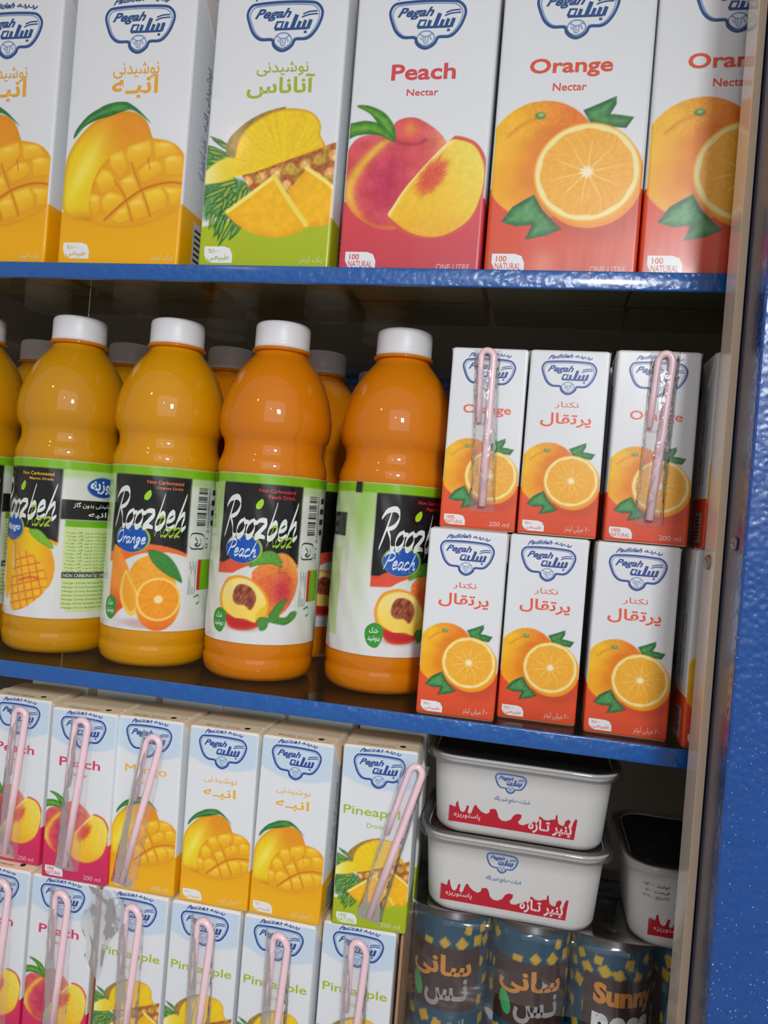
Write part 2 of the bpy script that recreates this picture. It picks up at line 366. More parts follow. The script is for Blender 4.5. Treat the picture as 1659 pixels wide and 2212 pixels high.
def paint_orange(p, band, dv=0.0):
    U, V = p.U, p.V - dv; P0, p.V = p.V, V
    edge = 0.532 + 0.06 * U
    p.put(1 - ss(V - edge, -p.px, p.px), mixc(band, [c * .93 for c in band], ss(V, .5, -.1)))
    leaf(p, [(.578, 1.08), (.682, 1.124), (.785, 1.17), (.79, 1.12), (.755, 1.053), (.82, 1.045), (.908, 1.03), (.863, .958), (.737, .97), (.64, .98)], (18, 84, 40), (90, 165, 85), [(.62, 1.03), (.71, 1.09), (.78, 1.16)], smooth=False)
    a, r, x, y = p.ell(.325, .752, .382, .398)
    n = vnoise(U, V, 90, 1); n2 = vnoise(U, V, 12, 2)
    c = mixc((244, 172, 14), (234, 118, 20), ss(U, .0, .42) * .9); c = mixc(c, (248, 196, 40), ss(-x + y, .05, .45) * .7)
    c = mixc(c, (235, 120, 40), ss(r, .75, 1.0) * ss(U, .1, .5) * .5); c = mixc(c, (250, 190, 70), ss(-y, .15, .38) * .35)
    c = c + ((n - .5) * 22 * ss(V, .75, 1.05))[..., None] + ((n2 - .5) * 14)[..., None]
    p.put(a, c)
    p.line([(.10, .92), (.18, .99), (.27, 1.03)], .022, (222, 130, 22), soft=.012, amt=.6)
    p.line([(.30, 1.03), (.42, 1.02), (.5, .98)], .02, (225, 135, 30), soft=.012, amt=.4)
    for k in range(9):
        q = 2 * math.pi * k / 9; p.line([(.30, 1.05), (.30 + .07 * math.cos(q), 1.05 + .035 * math.sin(q))], .007, (205, 120, 20), amt=.5)
    b, _, _, _ = p.ell(.30, 1.05, .036, .024); p.put(b, (95, 140, 60)); b, _, _, _ = p.ell(.304, 1.055, .02, .012); p.put(b, (160, 195, 130))
    leaf(p, [(.093, .335), (.161, .436), (.23, .48), (.301, .519), (.36, .42), (.45, .33), (.5, .29), (.40, .245), (.26, .217), (.285, .27), (.30, .318), (.2, .305)], (16, 82, 42), (95, 170, 95), [(.11, .33), (.22, .38), (.32, .43)], smooth=False)
    p.put(.35 * (1 - ss(np.sqrt(((U - .72) / .36) ** 2 + ((V - .44) / .26) ** 2), .6, 1.15)) * ss(edge - V, 0, .05), [c * .7 for c in band])
    a, r, x, y = p.ell(.66, .632, .34, .335); p.put(a, mixc((243, 150, 24), (250, 185, 50), ss(r, 1., .75)))
    a, r, x, y = p.ell(.632, .668, .345, .330); p.put(a, (245, 182, 40))
    th = np.arctan2(y / .33, x / .345); wob = .012 * np.sin(th * 11)
    p.put(1 - ss(r, .955, .975), (250, 232, 160))
    fl = 1 - ss(r + wob, .865, .885)
    nr = vnoise(np.cos(th) * 3 + r * 1.2, np.sin(th) * 3 + r * .7, 14, 3); n3 = vnoise(U, V, 70, 4)
    c = mixc((240, 160, 30), (252, 196, 70), nr * .7 + n3 * .3)
    p.put(fl, c)
    for k in range(10):
        q = 2 * math.pi * (k + .35) / 10; d = np.abs(np.sin(th - q)) * r * .34; on = np.cos(th - q) > 0
        p.put(on * (1 - ss(d, .001, .007)) * (1 - ss(r, .4, .85)) * .75 * fl, (255, 222, 140))
    p.put(1 - ss(r + .03 * np.sin(th * 9), .08, .14), (255, 240, 205))
    p.V = P0

CUBES = [
    [ (0.378, 0.834), (0.491, 0.868), (0.555, 0.721), (0.479, 0.627), (0.385, 0.746) ],
    [ (0.528, 0.891), (0.702, 0.941), (0.734, 0.859), (0.716, 0.778), (0.595, 0.697), (0.508, 0.815) ],
    [ (0.728, 0.929), (0.881, 0.915), (0.963, 0.833), (0.840, 0.800), (0.753, 0.789) ],
    [ (0.479, 0.627), (0.583, 0.697), (0.658, 0.556), (0.550, 0.475) ],
    [ (0.620, 0.709), (0.716, 0.772), (0.785, 0.789), (0.826, 0.742), (0.825, 0.684), (0.680, 0.603), (0.638, 0.650) ],
    [ (0.828, 0.800), (0.901, 0.828), (0.983, 0.809), (1.007, 0.671), (0.852, 0.660), (0.835, 0.718) ],
    [ (0.277, 0.640), (0.322, 0.723), (0.388, 0.711), (0.474, 0.616), (0.402, 0.545), (0.326, 0.522) ],
    [ (0.329, 0.487), (0.401, 0.557), (0.521, 0.522), (0.537, 0.475), (0.406, 0.357), (0.349, 0.416) ],
    [ (0.246, 0.546), (0.326, 0.522), (0.349, 0.416), (0.289, 0.345), (0.243, 0.427) ],
    [ (0.419, 0.345), (0.551, 0.463), (0.601, 0.334), (0.501, 0.298) ],
    [ (0.558, 0.463), (0.666, 0.545), (0.751, 0.364), (0.614, 0.322) ],
    [ (0.678, 0.550), (0.820, 0.591), (0.876, 0.521), (0.884, 0.428), (0.757, 0.370) ],
    [ (0.827, 0.591), (0.997, 0.578), (0.982, 0.451), (0.897, 0.428), (0.883, 0.521) ],
    [ (1.006, 0.613), (1.083, 0.578), (1.007, 0.451) ],
]
def paint_mango(p, band, dv=0.0):
    P0 = p.V; p.V = V = p.V - dv; U = p.U
    edge = np.interp(U, [0, .29, .68, .93, 1.0], [.40, .33, .31, .40, .46])
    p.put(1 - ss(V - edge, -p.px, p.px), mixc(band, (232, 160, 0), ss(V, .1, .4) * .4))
    a, sd = p.mask([(.178, 1.033), (.30, 1.115), (.43, 1.15), (.56, 1.145), (.66, 1.08), (.715, .97), (.735, .9), (.66, .75), (.5, .5), (.30, .345), (.16, .33), (.035, .39), (.004, .50), (.006, .70), (.055, .88)])
    c = mixc((243, 208, 20), (235, 150, 25), ss(U - .25 + (V - .8) * .9, -.15, .5)); c = mixc(c, (252, 240, 110), np.exp(-(((U - .17 - (V - .7) * .45) / .07) ** 2 + ((V - .72) / .25) ** 2)) * .75)
    c = mixc(c, (214, 140, 20), ss(-sd, .05, .0) * .55); c = mixc(c, (225, 140, 20), np.exp(-(((U - .2) / .12) ** 2 + ((V - .36) / .05) ** 2)) * .6)
    p.put(a, c + ((vnoise(U, V, 120, 7) - .5) * 8)[..., None])
    p.put(np.exp(-(((V - edge) / .018) ** 2)) * ss(U, .1, .25) * (1 - ss(U, .85, 1.0)) * .35 * (V < edge + .03), (196, 125, 0))
    a, sd = p.mask([(.255, .593), (.30, .71), (.375, .80), (.49, .88), (.60, .935), (.72, .945), (.88, .915), (.98, .83), (1.06, .66), (1.06, .5), (.99, .435), (.83, .345), (.64, .282), (.43, .275), (.29, .318), (.243, .43)])
    c = mixc((250, 200, 30), (245, 178, 25), vnoise(U, V, 7, 8)); c = mixc(c, (225, 150, 20), ss(-sd, .04, .0) * .5); p.put(a, c)
    A = a
    save = p.C.copy(); rs = random.Random(5)
    p.put(np.ones(U.shape) * .55, (226, 148, 16))
    for P in CUBES:
        m, sd = p.mask(P, smooth=False, soft=.006); P = np.array(P); cx, cy = P.mean(0); g = rs.random()
        c = mixc((250, 206 - 14 * g, 40), (240, 176, 20), ss(-(V - cy) + (U - cx) * .4, -.06, .09)); c = mixc(c, (220, 140, 14), ss(-sd, .022, .0) * .5)
        c = mixc(c, (255, 234, 130), np.exp(-(((U - cx + .015) / .05) ** 2 + ((V - cy - .045) / .022) ** 2)) * (.2 + .4 * g)); p.put(m * .97, c)
    p.line([(.38, .335), (.45, .40), (.537, .475), (.658, .556), (.78, .60), (.90, .618), (1.0, .607)], .016, (198, 104, 10), soft=.008, amt=.85)
    for q in ([(.57, .77), (.61, .67), (.656, .58), (.71, .47), (.751, .364)], [(.44, .63), (.52, .533), (.57, .43), (.608, .328)], [(.70, .80), (.71, .76), (.72, .72)]): p.line(q, .010, (200, 112, 14), soft=.007, amt=.8)
    p.C = save * (1 - A[..., None]) + p.C * A[..., None]
    leaf(p, [(.072, .955), (.085, 1.02), (.17, 1.12), (.26, 1.175), (.345, 1.212), (.474, 1.225), (.567, 1.18), (.64, 1.12), (.70, 1.06), (.61, 1.125), (.54, 1.16), (.48, 1.155), (.353, 1.115), (.25, 1.09), (.15, 1.04)], (24, 96, 42), (90, 165, 80), [(.09, .99), (.2, 1.1), (.36, 1.165), (.55, 1.165)])
    p.V = P0

def paint_peach(p, band, dv=0.0):
    P0 = p.V; p.V = V = p.V - dv; U = p.U; edge = .47 + .06 * U
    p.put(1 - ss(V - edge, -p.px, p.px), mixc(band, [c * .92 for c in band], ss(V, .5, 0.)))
    a, sd = p.mask([(.0, .80), (.05, .90), (.13, .94), (.23, .945), (.30, .93), (.34, 1.03), (.46, 1.058), (.58, 1.005), (.68, .92), (.74, .80), (.74, .6), (.60, .36), (.40, .283), (.25, .29), (.12, .36), (.03, .46), (-.01, .6)])
    n = vnoise(U, V, 14, 12); n2 = vnoise(U, V, 60, 13)
    c = mixc((220, 84, 88), (200, 52, 90), np.exp(-(((U - .30) / .14) ** 2 + ((V - .60) / .22) ** 2)))
    c = mixc(c, (240, 190, 60), np.exp(-(((U - (.30 - .26 * np.sin(np.clip((.92 - V) / .62, 0, 1) * 2.6))) / .045) ** 2)) * ss(V, .30, .4) * (1 - ss(V, .88, .93)) * .95)
    c = mixc(c, (236, 150, 60), np.exp(-(((U - .45) / .05) ** 2 + ((V - .98) / .05) ** 2)) * .8); c = mixc(c, (240, 180, 110), ss(U, .5, .75) * ss(V, .6, .95) * .8)
    c = mixc(c, (228, 130, 55), ss(-sd, .05, .0) * ss(.6 - V, 0, .25) * .8); c = mixc(c, (226, 120, 130), ss(V, .85, .95) * (U < .28) * .5)
    p.put(a, c + ((n - .5) * 22 + (n2 - .5) * 12)[..., None])
    p.line([(.30, .93), (.345, .90), (.41, .875), (.50, .87), (.56, .90)], .02, (150, 40, 50), soft=.014, amt=.55)
    p.line([(.42, .87), (.40, .80), (.43, .72), (.42, .60)], .012, (160, 40, 70), soft=.01, amt=.25)
    leaf(p, [(.049, 1.147), (.117, 1.152), (.20, 1.125), (.27, 1.08), (.33, 1.0), (.345, .91), (.29, .95), (.22, 1.01), (.15, 1.09)], (38, 110, 30), (130, 190, 60), [(.1, 1.14), (.22, 1.06), (.33, .93)])
    leaf(p, [(-.003, 1.014), (.06, 1.035), (.13, 1.042), (.22, 1.02), (.30, .96), (.345, .90), (.33, .89), (.25, .93), (.16, .945), (.07, .94), (-.003, .92)], (36, 108, 30), (125, 185, 60), [(0, .97), (.15, .99), (.32, .91)])
    a, sd = p.mask([(.735, .90), (.77, .925), (.86, .905), (.93, .86), (.985, .77), (.998, .66), (.985, .52), (.935, .37), (.85, .28), (.73, .225), (.60, .215), (.47, .25), (.37, .31), (.319, .375), (.36, .44), (.441, .575), (.578, .745)])
    p.put(a, (214, 90, 70))
    a, sd = p.mask([(.72, .885), (.80, .895), (.90, .855), (.965, .75), (.982, .64), (.965, .50), (.915, .37), (.83, .29), (.72, .238), (.60, .232), (.48, .268), (.39, .33), (.335, .38), (.36, .43), (.441, .565), (.578, .735)])
    c = mixc((246, 196, 40), (244, 222, 90), ss(U + V * .6, .9, 1.45)); c = mixc(c, (240, 176, 40), ss(.45 - V, 0, .2) * .7); p.put(a, c + ((vnoise(U, V, 40, 14) - .5) * 12)[..., None])
    A = a; save = p.C.copy()
    p.line([(.335, .38), (.441, .57), (.578, .74), (.73, .89)], .035, (252, 236, 170), soft=.012, amt=.9)
    q = np.exp(-(((U - .63 - (V - .66) * .45) / .10) ** 2 + ((V - .645) / .15) ** 2)); th = np.arctan2(V - .64, U - .60)
    st = vnoise(np.cos(th) * 5, np.sin(th) * 5, 8, 15)
    p.put(ss(q * (.55 + .8 * st), .25, .7), mixc((205, 50, 50), (240, 120, 60), st))
    p.C = save * (1 - A[..., None]) + p.C * A[..., None]
    p.V = P0

def paint_pine(p, band, dv=0.0):
    P0 = p.V; p.V = V = p.V - dv; U = p.U; edge = np.interp(U, [0, .2, .5, 1], [.285, .33, .34, .36])
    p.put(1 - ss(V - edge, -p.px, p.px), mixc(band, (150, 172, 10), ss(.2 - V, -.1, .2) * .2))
    rs = random.Random(3)
    for P in ([(.0, .86), (.10, .83), (.22, .80), (.20, .74), (.08, .74), (.0, .72)], [(.0, .60), (.12, .62), (.25, .64), (.38, .60), (.40, .54), (.28, .50), (.17, .40), (.10, .36), (.03, .34), (.0, .45)]):
        a, sd = p.mask(P, soft=.02); p.put(a * .85, mixc((20, 84, 36), (110, 170, 80), vnoise(U * 1.5, V * .6, 40, 20)))
    for k in range(44):   # crown leaves
        y0 = .86 - .022 * (k % 22) if k < 22 else .60 - .014 * (k - 22); x0 = .16 + .12 * rs.random() if k < 22 else .10 + .28 * rs.random()
        ln = .12 + .14 * rs.random(); an = math.radians(150 + (k % 22) * 4 if k < 22 else 230 + rs.random() * 35)
        x1 = x0 + ln * math.cos(an) ; y1 = y0 + ln * math.sin(an)
        dx, dy = -math.sin(an) * .016, math.cos(an) * .016; g = rs.random()
        a, sd = p.mask([(x0 + dx, y0 + dy), (x0 - dx, y0 - dy), ((x0 + x1) / 2 - dx * 1.2, (y0 + y1) / 2 - dy * 1.2), (x1, y1), ((x0 + x1) / 2 + dx * 1.2, (y0 + y1) / 2 + dy * 1.2)], smooth=False)
        p.put(a, mixc((16 + 30 * g, 82 + 40 * g, 34), (120 + 60 * g, 175, 80), ss(-sd, .002, .014)))
    a, sd = p.mask([(.30, .70), (.5, .75), (.75, .82), (.95, .885), (1.03, .90), (1.055, .80), (1.04, .62), (.9, .55), (.66, .52), (.40, .54), (.34, .60)])
    R = np.stack([U * math.cos(.28) + V * math.sin(.28), -U * math.sin(.28) + V * math.cos(.28)])
    gx = R[0] * 9; gy = R[1] * 9; ro = np.floor(gy); fx = (gx + .5 * (ro % 2)) % 1 - .5; fy = gy % 1 - .5; d = np.sqrt(fx ** 2 + (fy * 1.1) ** 2)
    c = mixc((236, 176, 96), (176, 100, 48), ss(d, .25, .5)); c = mixc(c, (246, 218, 170), ss(.22 - d, 0, .2) * .8); c = mixc(c, (180, 160, 40), (vnoise(U, V, 16, 21) > .62) * .6)
    p.put(a, c + ((vnoise(U, V, 60, 22) - .5) * 50)[..., None])
    a, sd = p.mask([(.157, .851), (.175, .93), (.25, 1.01), (.35, 1.08), (.47, 1.13), (.60, 1.15), (.45, 1.05), (.33, .93), (.28, .80), (.25, .74), (.20, .79)])
    p.put(a, mixc((120, 120, 70), (190, 140, 60), vnoise(U, V, 40, 23)))
    a, sd = p.mask([(-.02, .60), (-.02, .66), (.06, .74), (.15, .79), (.24, .79), (.30, .78), (.40, .72), (.22, .64), (.10, .61)], soft=.012)
    p.put(a, mixc((240, 214, 50), (250, 238, 150), ss(.2 - U, 0, .2)))
    a, sd = p.mask([(.22, .665), (.255, .72), (.235, .80), (.245, .90), (.30, 1.0), (.40, 1.075), (.50, 1.12), (.61, 1.142), (.74, 1.13), (.82, 1.09), (.865, 1.02), (.865, .95), (.90, .89), (.905, .862), (.84, .837), (.646, .775), (.45, .705), (.33, .672)], k=3)
    th = np.arctan2(V - .70, U - .62); c = mixc((247, 214, 30), (240, 190, 20), vnoise(th * 3, V * 0 + .5, 9, 24) * .8)
    c = mixc(c, (205, 140, 30), ss(-sd, .022, .0) * ss(V, .78, .86) * .75); p.put(a, c + ((vnoise(U, V, 50, 25) - .5) * 12)[..., None])
    for P, tip in (([(.795, .72), (.92, .64), (1.05, .535), (1.075, .46), (1.05, .35), (.935, .30), (.821, .29), (.72, .42), (.655, .546)], [(.785, .712), (.93, .62), (1.06, .52)]),
                   ([(.544, .662), (.64, .54), (.73, .42), (.815, .306), (.77, .255), (.69, .228), (.591, .215), (.48, .228), (.383, .255), (.28, .31), (.197, .381), (.205, .411), (.36, .53)], [(.205, .40), (.37, .52), (.54, .65)])):
        a, sd = p.mask(P, smooth=False); c = mixc((250, 190, 24), (240, 160, 20), ss(-sd, .06, .0) * .6); c = c + ((vnoise(U, V, 30, 26) - .5) * 16)[..., None]; p.put(a, c)
        p.line(tip, .03, (252, 234, 120), soft=.008, smooth=False)
    p.line([(.548, .65), (.68, .47), (.81, .31)], .038, (246, 222, 90), soft=.01, smooth=False)
    p.V = P0

PAINT = {'orange': paint_orange, 'mango': paint_mango, 'peach': paint_peach, 'pine': paint_pine}
BAND = {('orange', 1): (226, 78, 42), ('orange', 0): (235, 84, 44), ('mango', 1): (244, 176, 0), ('mango', 0): (244, 178, 12),
        ('peach', 1): (220, 70, 82), ('peach', 0): (222, 44, 98), ('pine', 1): (172, 190, 28), ('pine', 0): (168, 188, 24)}
BANDV = {'orange': .56, 'mango': .46, 'peach': .50, 'pine': .36}

def grid_mesh(name, nu, nv, u0, u1, v0, v1, fn, off, painter, base, px):
    u = np.linspace(u0, u1, nu); v = np.linspace(v0, v1, nv); U, V = np.meshgrid(u, v)
    p = Paint(U, V, base, px); painter(p); C = lin(np.clip(p.C, 0, 255)).reshape(-1, 3)
    P = np.array([fn(a, b, off) for a, b in zip(U.ravel(), V.ravel())], dtype=float) * CM
    i = np.arange(nu * nv).reshape(nv, nu); q = np.stack([i[:-1, :-1], i[:-1, 1:], i[1:, 1:], i[1:, :-1]], -1).reshape(-1, 4)
    me = bpy.data.meshes.new(name); me.vertices.add(len(P)); me.vertices.foreach_set('co', P.ravel())
    me.loops.add(q.size); me.loops.foreach_set('vertex_index', q.ravel()); me.polygons.add(len(q))
    me.polygons.foreach_set('loop_start', np.arange(len(q)) * 4); me.polygons.foreach_set('use_smooth', np.ones(len(q), bool))
    me.update(calc_edges=True); me.validate()
    ca = me.color_attributes.new('print', 'FLOAT_COLOR', 'POINT'); ca.data.foreach_set('color', np.hstack([C, np.ones((len(C), 1))]).astype(np.float32).ravel())
    return me

# ------------------------------------------------------------------ shared materials
M_PRINT = printed('glossy_carton_print'); M_LABEL = printed('shiny_label_print', rough=.22, bump=.35, coat=.4)
M_BLUE = hammered('hammered_blue_enamel', (18, 78, 150), (32, 98, 172), rough=.28, scale=300, strength=1.0, sparkle=0, coat=.5)
M_POST = hammered('hammered_blue_post', (8, 64, 134), (14, 78, 152), rough=.3, scale=330, strength=.8, sparkle=300, coat=.5)
M_RETURN = hammered('blue_return_enamel', (58, 64, 96), (74, 78, 108), rough=.28, scale=260, strength=.45, metal=.15, coat=.45)
M_CREAM = plain('polished_cream_trim', (255, 244, 230), .22, metal=0.1, coat=.8, mottle=.02)
M_CREAM_EDGE = plain('cream_trim_edge', (255, 230, 196), .4, mottle=.03)
M_RIVET = plain('steel_rivet', (150, 145, 140), .25, metal=1.0)
M_GLASS = clear_film('shelf_glass', tint=(236, 238, 228), alpha=.01, rough=.02, gloss=.55, bump=0.03, bscale=20)
M_DARK = plain('cabinet_back', (158, 146, 138), .6, mottle=.2, mscale=12)
M_SACHET = clear_film('straw_sachet_film', alpha=.01, rough=.10, gloss=.8, bump=.5, bscale=260, haze=.10, stretch=(1, 1, .22))
M_CRINKLE = clear_film('crinkled_sachet_film', alpha=.06, rough=.07, gloss=1.6, bump=1.0, bscale=320, haze=.10, stretch=(1, 1, .45))
M_STRAW = plain('pink_straw', (246, 210, 217), .3, mottle=.03, coat=.3, sss=.0)
M_WRAP = clear_film('shrink_wrap', alpha=.0, rough=.10, gloss=.8, bump=1.0, bscale=40, haze=.03, stretch=(.5, 1, 1.6))
M_LID = clear_film('clear_lid', tint=(250, 250, 250), alpha=.0, rough=.06, gloss=1.0, bump=.2, bscale=60, haze=.03)
M_KRAFT = plain('corrugated_card', (168, 128, 96), .8, mottle=.15)
M_TUB = plain('white_tub_plastic', (212, 211, 207), .38, mottle=.015, spec=.4)
M_CAP = plain('white_cap_plastic', (236, 236, 238), .4, mottle=.01)
M_METAL = plain('can_end_metal', (150, 150, 150), .3, metal=.9)
M_DIM = plain('dim_print', (120, 96, 84), .6, mottle=.1)
INK_BLUE = (44, 72, 146)

# ------------------------------------------------------------------ emblem on the packs
SH = [(-.5, .18), (-.455, .275), (-.36, .302), (-.05, .315), (.30, .302), (.43, .27), (.5, .16), (.46, .0), (.38, -.12), (.30, -.165), (.17, -.17), (.13, -.24), (.07, -.29), (.0, -.31), (-.07, -.285), (-.12, -.235), (-.15, -.165), (-.30, -.155), (-.40, -.08), (-.465, .05)]
def emblem(cu, cv, w, padideh=True, simple=False):
    """returns dark, light Flats in (u,v)"""
    T = lambda P: [(cu + x * w, cv + y * w) for x, y in P]
    d = Flat(); l = Flat()
    d.stroke(T(SH), .034 * w, closed=True)
    l.stroke(T([(x * .925, y * .90) for x, y in SH]), .016 * w, closed=True)
    d.text('Pegah', (cu - .40 * w, cv + .075 * w, cu + .09 * w, cv + .235 * w), bold=.03, shear=.45)
    for P, q in (([(-.13, .0), (-.10, .085), (-.02, .085), (-.05, .0), (-.13, .0)], .036), ([(.01, .0), (.035, .085)], .05), ([(.095, -.01), (.155, .17)], .062), ([(.17, -.01), (.205, .085)], .05),
                 ([(.24, -.01), (.275, .095)], .05), ([(.31, -.012), (.345, .10)], .055), ([(-.13, -.008), (.31, -.008)], .034), ([(.262, -.055), (.30, -.055)], .034), ([(.22, .135), (.31, .165), (.43, .17)], .020), ([(.235, .175), (.32, .203), (.42, .205)], .020)):
        d.stroke(T([(x + .01, y - .025) for x, y in P]), q * w * .88, k=2, smooth=len(P) == 3)
    # bull's head in the round badge
    l.stroke(T([(-.115, -.165), (-.07, -.10), (.0, -.08), (.07, -.10), (.115, -.165), (.09, -.235), (.0, -.28), (-.09, -.235)]), .018 * w, closed=True)
    for P in ([(-.095, -.115), (-.05, -.135), (-.03, -.15), (.03, -.15), (.05, -.135), (.095, -.115)], [(-.035, -.15), (-.03, -.2), (-.015, -.24), (.02, -.24), (.03, -.2), (.035, -.15)], [(-.07, -.16), (-.05, -.2)], [(.055, -.15), (.075, -.2)], [(-.01, -.16), (.0, -.22)]):
        l.stroke(T(P), .014 * w, k=3)
    if padideh:
        k = len(d.V); d.text('Padideh', (cu - .41 * w, cv + .335 * w, cu + .06 * w, cv + .415 * w), bold=.03, shear=.5)
        d.text('پدیده', (cu + .09 * w, cv + .325 * w, cu + .42 * w, cv + .40 * w), bold=.03, shear=.5)
        d.V[k:] = [(u, v + .045 * w * (1 - ((u - cu) / (.42 * w)) ** 2)) for u, v in d.V[k:]]
    return d, l

# ------------------------------------------------------------------ cartons
class Carton:
    def __init__(s, w, d, h, r, bulge, big): s.w, s.d, s.h, s.r, s.b, s.big = w, d, h, r, bulge, big
    def front(s, u, v, off):
        x = (u - .5) * s.w; z = v * s.w; e = s.w / 2 - s.r; ax = abs(x)
        y = -s.d / 2
        if ax > e: y += s.r - math.sqrt(max(0, s.r ** 2 - min(ax - e, s.r) ** 2))
        y -= s.b * max(0, 1 - (x / (s.w / 2)) ** 2) * math.sin(math.pi * min(1, max(0, z / s.h)))
        if z < .12: y += (.12 - z) * .6
        if z > s.h - .14: y += (z - s.h + .14) * .8
        return (x, y - off, z)
    def left(s, u, v, off): return (-s.w / 2 - off - .012, (.5 - u) * s.d, v * s.w)
    def right(s, u, v, off): return (s.w / 2 + off + .012, (u - .5) * s.d, v * s.w)
    def body(s):
        V = []; F = []; nc = 5; nf = 12
        def ring(z, inset):
            P = []; w = s.w / 2 - inset; d = s.d / 2 - inset; r = s.r
            sb = s.b * math.sin(math.pi * z / s.h)
            for k in range(nf + 1):   # front, left to right
                x = -(w - r) + 2 * (w - r) * k / nf; P.append((x, -d - sb * (1 - (x / w) ** 2), z))
            for k in range(1, nc): a = math.pi / 2 * k / nc; P.append((w - r + r * math.sin(a), -d + r - r * math.cos(a), z))
            P.append((w, -d + r, z)); P.append((w + sb * .4, 0, z)); P.append((w, d - r, z))
            for k in range(1, nc): a = math.pi / 2 * k / nc; P.append((w - r + r * math.cos(a), d - r + r * math.sin(a), z))
            P.append((w - r, d, z)); P.append((-(w - r), d, z))
            for k in range(1, nc): a = math.pi / 2 * k / nc; P.append((-(w - r) - r * math.sin(a), d - r + r * math.cos(a), z))
            P.append((-w, d - r, z)); P.append((-w - sb * .4, 0, z)); P.append((-w, -d + r, z))
            for k in range(1, nc): a = math.pi / 2 * k / nc; P.append((-(w - r) - r * math.cos(a), -d + r - r * math.sin(a), z))
            return P
        zs = [(0, .10), (.03, .04), (.12, 0)] + [(s.h * t, 0) for t in (.1, .2, .35, .5, .65, .8, .9)] + [(s.h - .14, 0), (s.h - .04, .05), (s.h, .13)]
        for z, i in zs: V += ring(z, i)
        n = len(V) // len(zs)
        for j in range(len(zs) - 1):
            for i in range(n): F.append((j * n + i, j * n + (i + 1) % n, (j + 1) * n + (i + 1) % n, (j + 1) * n + i))
        ns = len(F); k0 = len(V); V += V[:n]; F.append(tuple(range(k0, k0 + n))[::-1])
        k0 = len(V); V += V[(len(zs) - 1) * n:len(zs) * n]; F.append(tuple(range(k0, k0 + n)))
        return mesh('body', V, F, True, ns)
    def flap(s):   # folded top seam + side ears
        b = MB(); w = s.w / 2; b.box(-w + .1, w - .1, -.10 * s.d - .35, -.10 * s.d + .05, s.h - .005, s.h + .05)
        b.add([(-w + .1, -s.d * .42, s.h), (w - .1, -s.d * .42, s.h), (w - .15, -.35 - .1 * s.d, s.h + .045), (-w + .15, -.35 - .1 * s.d, s.h + .045)], [(0, 1, 2, 3)])
        return bevelled(b.mesh('top_seam'), .012, 1)
    def ear(s, sg):
        w = s.w / 2; t = .04; H = s.d * .5; x0 = sg * (w + .012); x1 = sg * (w + .012 + t)
        b = MB(); P = [(-s.d / 2 + .12, s.h - .06), (s.d / 2 - .12, s.h - .06), (0.08, s.h - H), (-.08, s.h - H)]
        b.add([(x0, y, z) for y, z in P] + [(x1, y, z) for y, z in P], [(0, 1, 2, 3), (7, 6, 5, 4), (0, 4, 5, 1), (1, 5, 6, 2), (2, 6, 7, 3), (3, 7, 4, 0)])
        return b.mesh('ear_flap')
BIG = Carton(9.0, 6.0, 19.8, .22, .05, 1); SMALL = Carton(4.8, 3.8, 11.55, .13, .04, 0)
FC = {'orange': (222, 82, 50), 'mango': (236, 170, 40), 'peach': (214, 72, 80), 'pine': (164, 184, 40)}
FS = {'orange': (234, 94, 64), 'mango': (240, 176, 50), 'peach': (214, 60, 100), 'pine': (168, 190, 40)}
_tt = {}
def top_marks(fl):
    if fl not in _tt:
        fn = lambda u, v, o: (u, v, SMALL.h + .052 + o)
        T = Flat().text({'mango': 'نوشیدنی انبه پگاه', 'peach': 'نکتار پگاه', 'pine': 'نوشیدنی آناناس پگاه', 'orange': 'نکتار پرتقال'}[fl], (-1.7, -1.05, 1.3, -.72), bold=.01)
        T.text({'mango': 'Mango Drink', 'peach': 'Peach Nectar', 'pine': 'Pineapple Drink', 'orange': 'Orange Nectar'}[fl], (-1.5, -1.5, .9, -1.28), bold=.01)
        a = T.mesh('top_lettering', fn, -.03); a.materials.append(ink((110, 96, 84)))
        b = Flat().ellipse(1.35, -1.2, .2, .2, 16).mesh('straw_hole', fn, -.02); b.materials.append(ink((60, 40, 30)))
        _tt[fl] = (a, b)
    return _tt[fl]
_cc = {}
